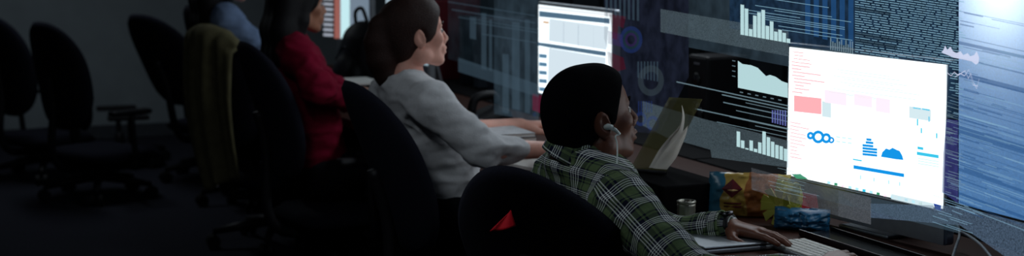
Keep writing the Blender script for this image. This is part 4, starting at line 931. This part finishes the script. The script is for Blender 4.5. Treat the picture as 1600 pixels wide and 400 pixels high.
for i in range(6): x = 1206+i*4; hmesh('thin_bar', [[(x, 172), (x+2.2, 172.5), (x+2.2, 192+i), (x, 191.5+i)]], emat('light_violet_bar', (120, 130, 210), .8, .7), 4)
# speckled bands below the nearest screen
hmesh('speckled_band', [[(1174, 262), (1231, 278), (1310, 297), (1361, 309), (1361, 351), (1310, 338), (1174, 296)]], emat('light_band_grey', (128, 134, 142), .5, .30, .6, 420), 1)
hmesh('speckled_band', [[(1310, 297), (1361, 309), (1361, 351), (1310, 338)]], emat('light_band_grey', (128, 134, 142), .5, .30, .6, 420), 2)
hmesh('speckled_band', [[(1231, 279), (1472, 333), (1497, 338), (1497, 364), (1231, 298)]], h_dim, 1)  # glow put into this strip also lightens the dark chin behind it
hmesh('data_lines', [streak(1200+random.uniform(0, 30), 262+i*3.4, random.uniform(25, 60), .7, .24) for i in range(11)], h_line, 3, 'stuff')
hmesh('data_lines', [streak(1456+random.uniform(0, 40), 300+i*4.6, random.uniform(20, 60), .9, .33) for i in range(12)], h_pale, 3, 'stuff')
# little white curves at the upper right
hmesh('wave_chart', [[(1471, 82), (1474, 78), (1477, 71), (1480, 78), (1485, 73), (1489, 80), (1494, 83), (1501, 80), (1505, 86), (1512, 83), (1516, 88), (1522, 86), (1526, 80), (1530, 90), (1529, 98), (1525, 101), (1518, 96), (1505, 93), (1490, 90)]], h_lav, 4)
zz_ = [(1480, 113), (1486, 118), (1491, 112), (1497, 117), (1503, 113), (1508, 110), (1513, 122), (1517, 114), (1521, 128), (1526, 138), (1530, 122)]
hmesh('line_chart', [[(a[0], a[1]), (b[0], b[1]), (b[0], b[1]+1.3), (a[0], a[1]+1.3)] for a, b in zip(zz_, zz_[1:])], h_lav, 4, 'stuff')
zz_ = [(1492, 120), (1500, 114), (1507, 118), (1514, 108), (1520, 132), (1528, 134)]
hmesh('line_chart', [[(a[0], a[1]), (b[0], b[1]), (b[0], b[1]+1.1), (a[0], a[1]+1.1)] for a, b in zip(zz_, zz_[1:])], h_lav, 4, 'stuff')
# dim part over the second desk: rings, sheets of painted haze, faint bands
hmesh('painted_haze', [[(944, -40), (1076, -40), (1076, 120), (1030, 210), (985, 205), (944, 60)]], h_haze2)
hmesh('painted_haze', [[(1076, -60), (1140, -60), (1140, 44), (1232, 60), (1232, 104), (1076, 74)]], h_haze)  # glowing sheet, painted to lighten the dark wall behind it
hmesh('painted_haze', [[(772, -40), (842, -40), (842, 190), (772, 178)]], h_haze)
hmesh('painted_haze', [[(700, -40), (772, -40), (772, 112), (700, 92)]], emat('light_haze_dim', (50, 68, 80), .5, .22, .3, 14))
def ringp(cx, cy, r, r2, m, name='ring'):
    n = 28; P = []
    for i in range(n):
        a, b = 2*math.pi*i/n, 2*math.pi*(i+1)/n; P.append([(cx+r2*math.cos(a)*.85, cy+r2*math.sin(a)), (cx+r*math.cos(a)*.85, cy+r*math.sin(a)), (cx+r*math.cos(b)*.85, cy+r*math.sin(b)), (cx+r2*math.cos(b)*.85, cy+r2*math.sin(b))])
    hmesh(name, P, m, 3)
c_b = emat('ring_blue', (50, 80, 160), .5, .34); c_t = emat('ring_teal', (50, 100, 110), .45, .3); c_v = emat('ring_violet', (90, 60, 140), .45, .35); c_r = emat('ring_red', (130, 20, 50), .35, .45); c_g = emat('ring_grey', (100, 120, 130), .4, .3)
ringp(986, 62, 21, 15, c_b); ringp(986, 62, 15, 11, c_t); ringp(986, 62, 11, 7, c_v); ringp(1017, 126, 24, 14, c_g); ringp(1001, 186, 11, 6, c_b); ringp(1020, 193, 12, 7, c_b)
hmesh('red_patch', [[(952, 22), (978, 26), (974, 44), (966, 40), (964, 62), (956, 60), (955, 40)]], c_r, 3); hmesh('red_patch', [[(948, 80), (974, 90), (978, 108), (962, 112), (950, 100)]], c_r, 3); hmesh('violet_patch', [[(950, 48), (972, 54), (974, 74), (950, 68)]], c_v, 2)
for i in range(8): x = 946+i*7; hmesh('faint_bar', [[(x, -20), (x+3.5, -20), (x+3.5, 26+i), (x, 25+i)]], h_dim, 2)
for i in range(7): x = 996+i*5; hmesh('faint_bar', [[(x, 96), (x+2.4, 96), (x+2.4, 122+i), (x, 121+i)]], h_dim, 2)
for i in range(6): x = 997+i*4; hmesh('faint_bar', [[(x, 158), (x+2, 158), (x+2, 176), (x, 176)]], c_b, 2)
hmesh('magenta_patch', [[(832, 146), (848, 150), (848, 178), (832, 172)]], emat('light_magenta', (170, 40, 90), .35, .5), 2); ringp(835, 179, 3, 1.6, c_b)
hmesh('speckled_band', [[(716, 90), (842, 132), (842, 152), (716, 112)]], h_dim, 2)
hmesh('data_lines', [streak(x, y, L, th, .16) for x, y, L, th in ((706, 14, 130, 2), (716, 26, 124, 1.6), (740, 34, 100, 2), (752, 52, 86, 2), (700, 2, 136, 1.6))], h_dim, 2, 'stuff')
for x, y0, y1, w_ in ((752, 20, 108, 8), (764, 30, 110, 5), (800, 34, 170, 12), (820, 30, 176, 8), (785, 84, 176, 10), (734, 26, 60, 10)): hmesh('faint_bar', [[(x, y0), (x+w_, y0+1), (x+w_, y1+2), (x, y1)]], h_dim, 2)
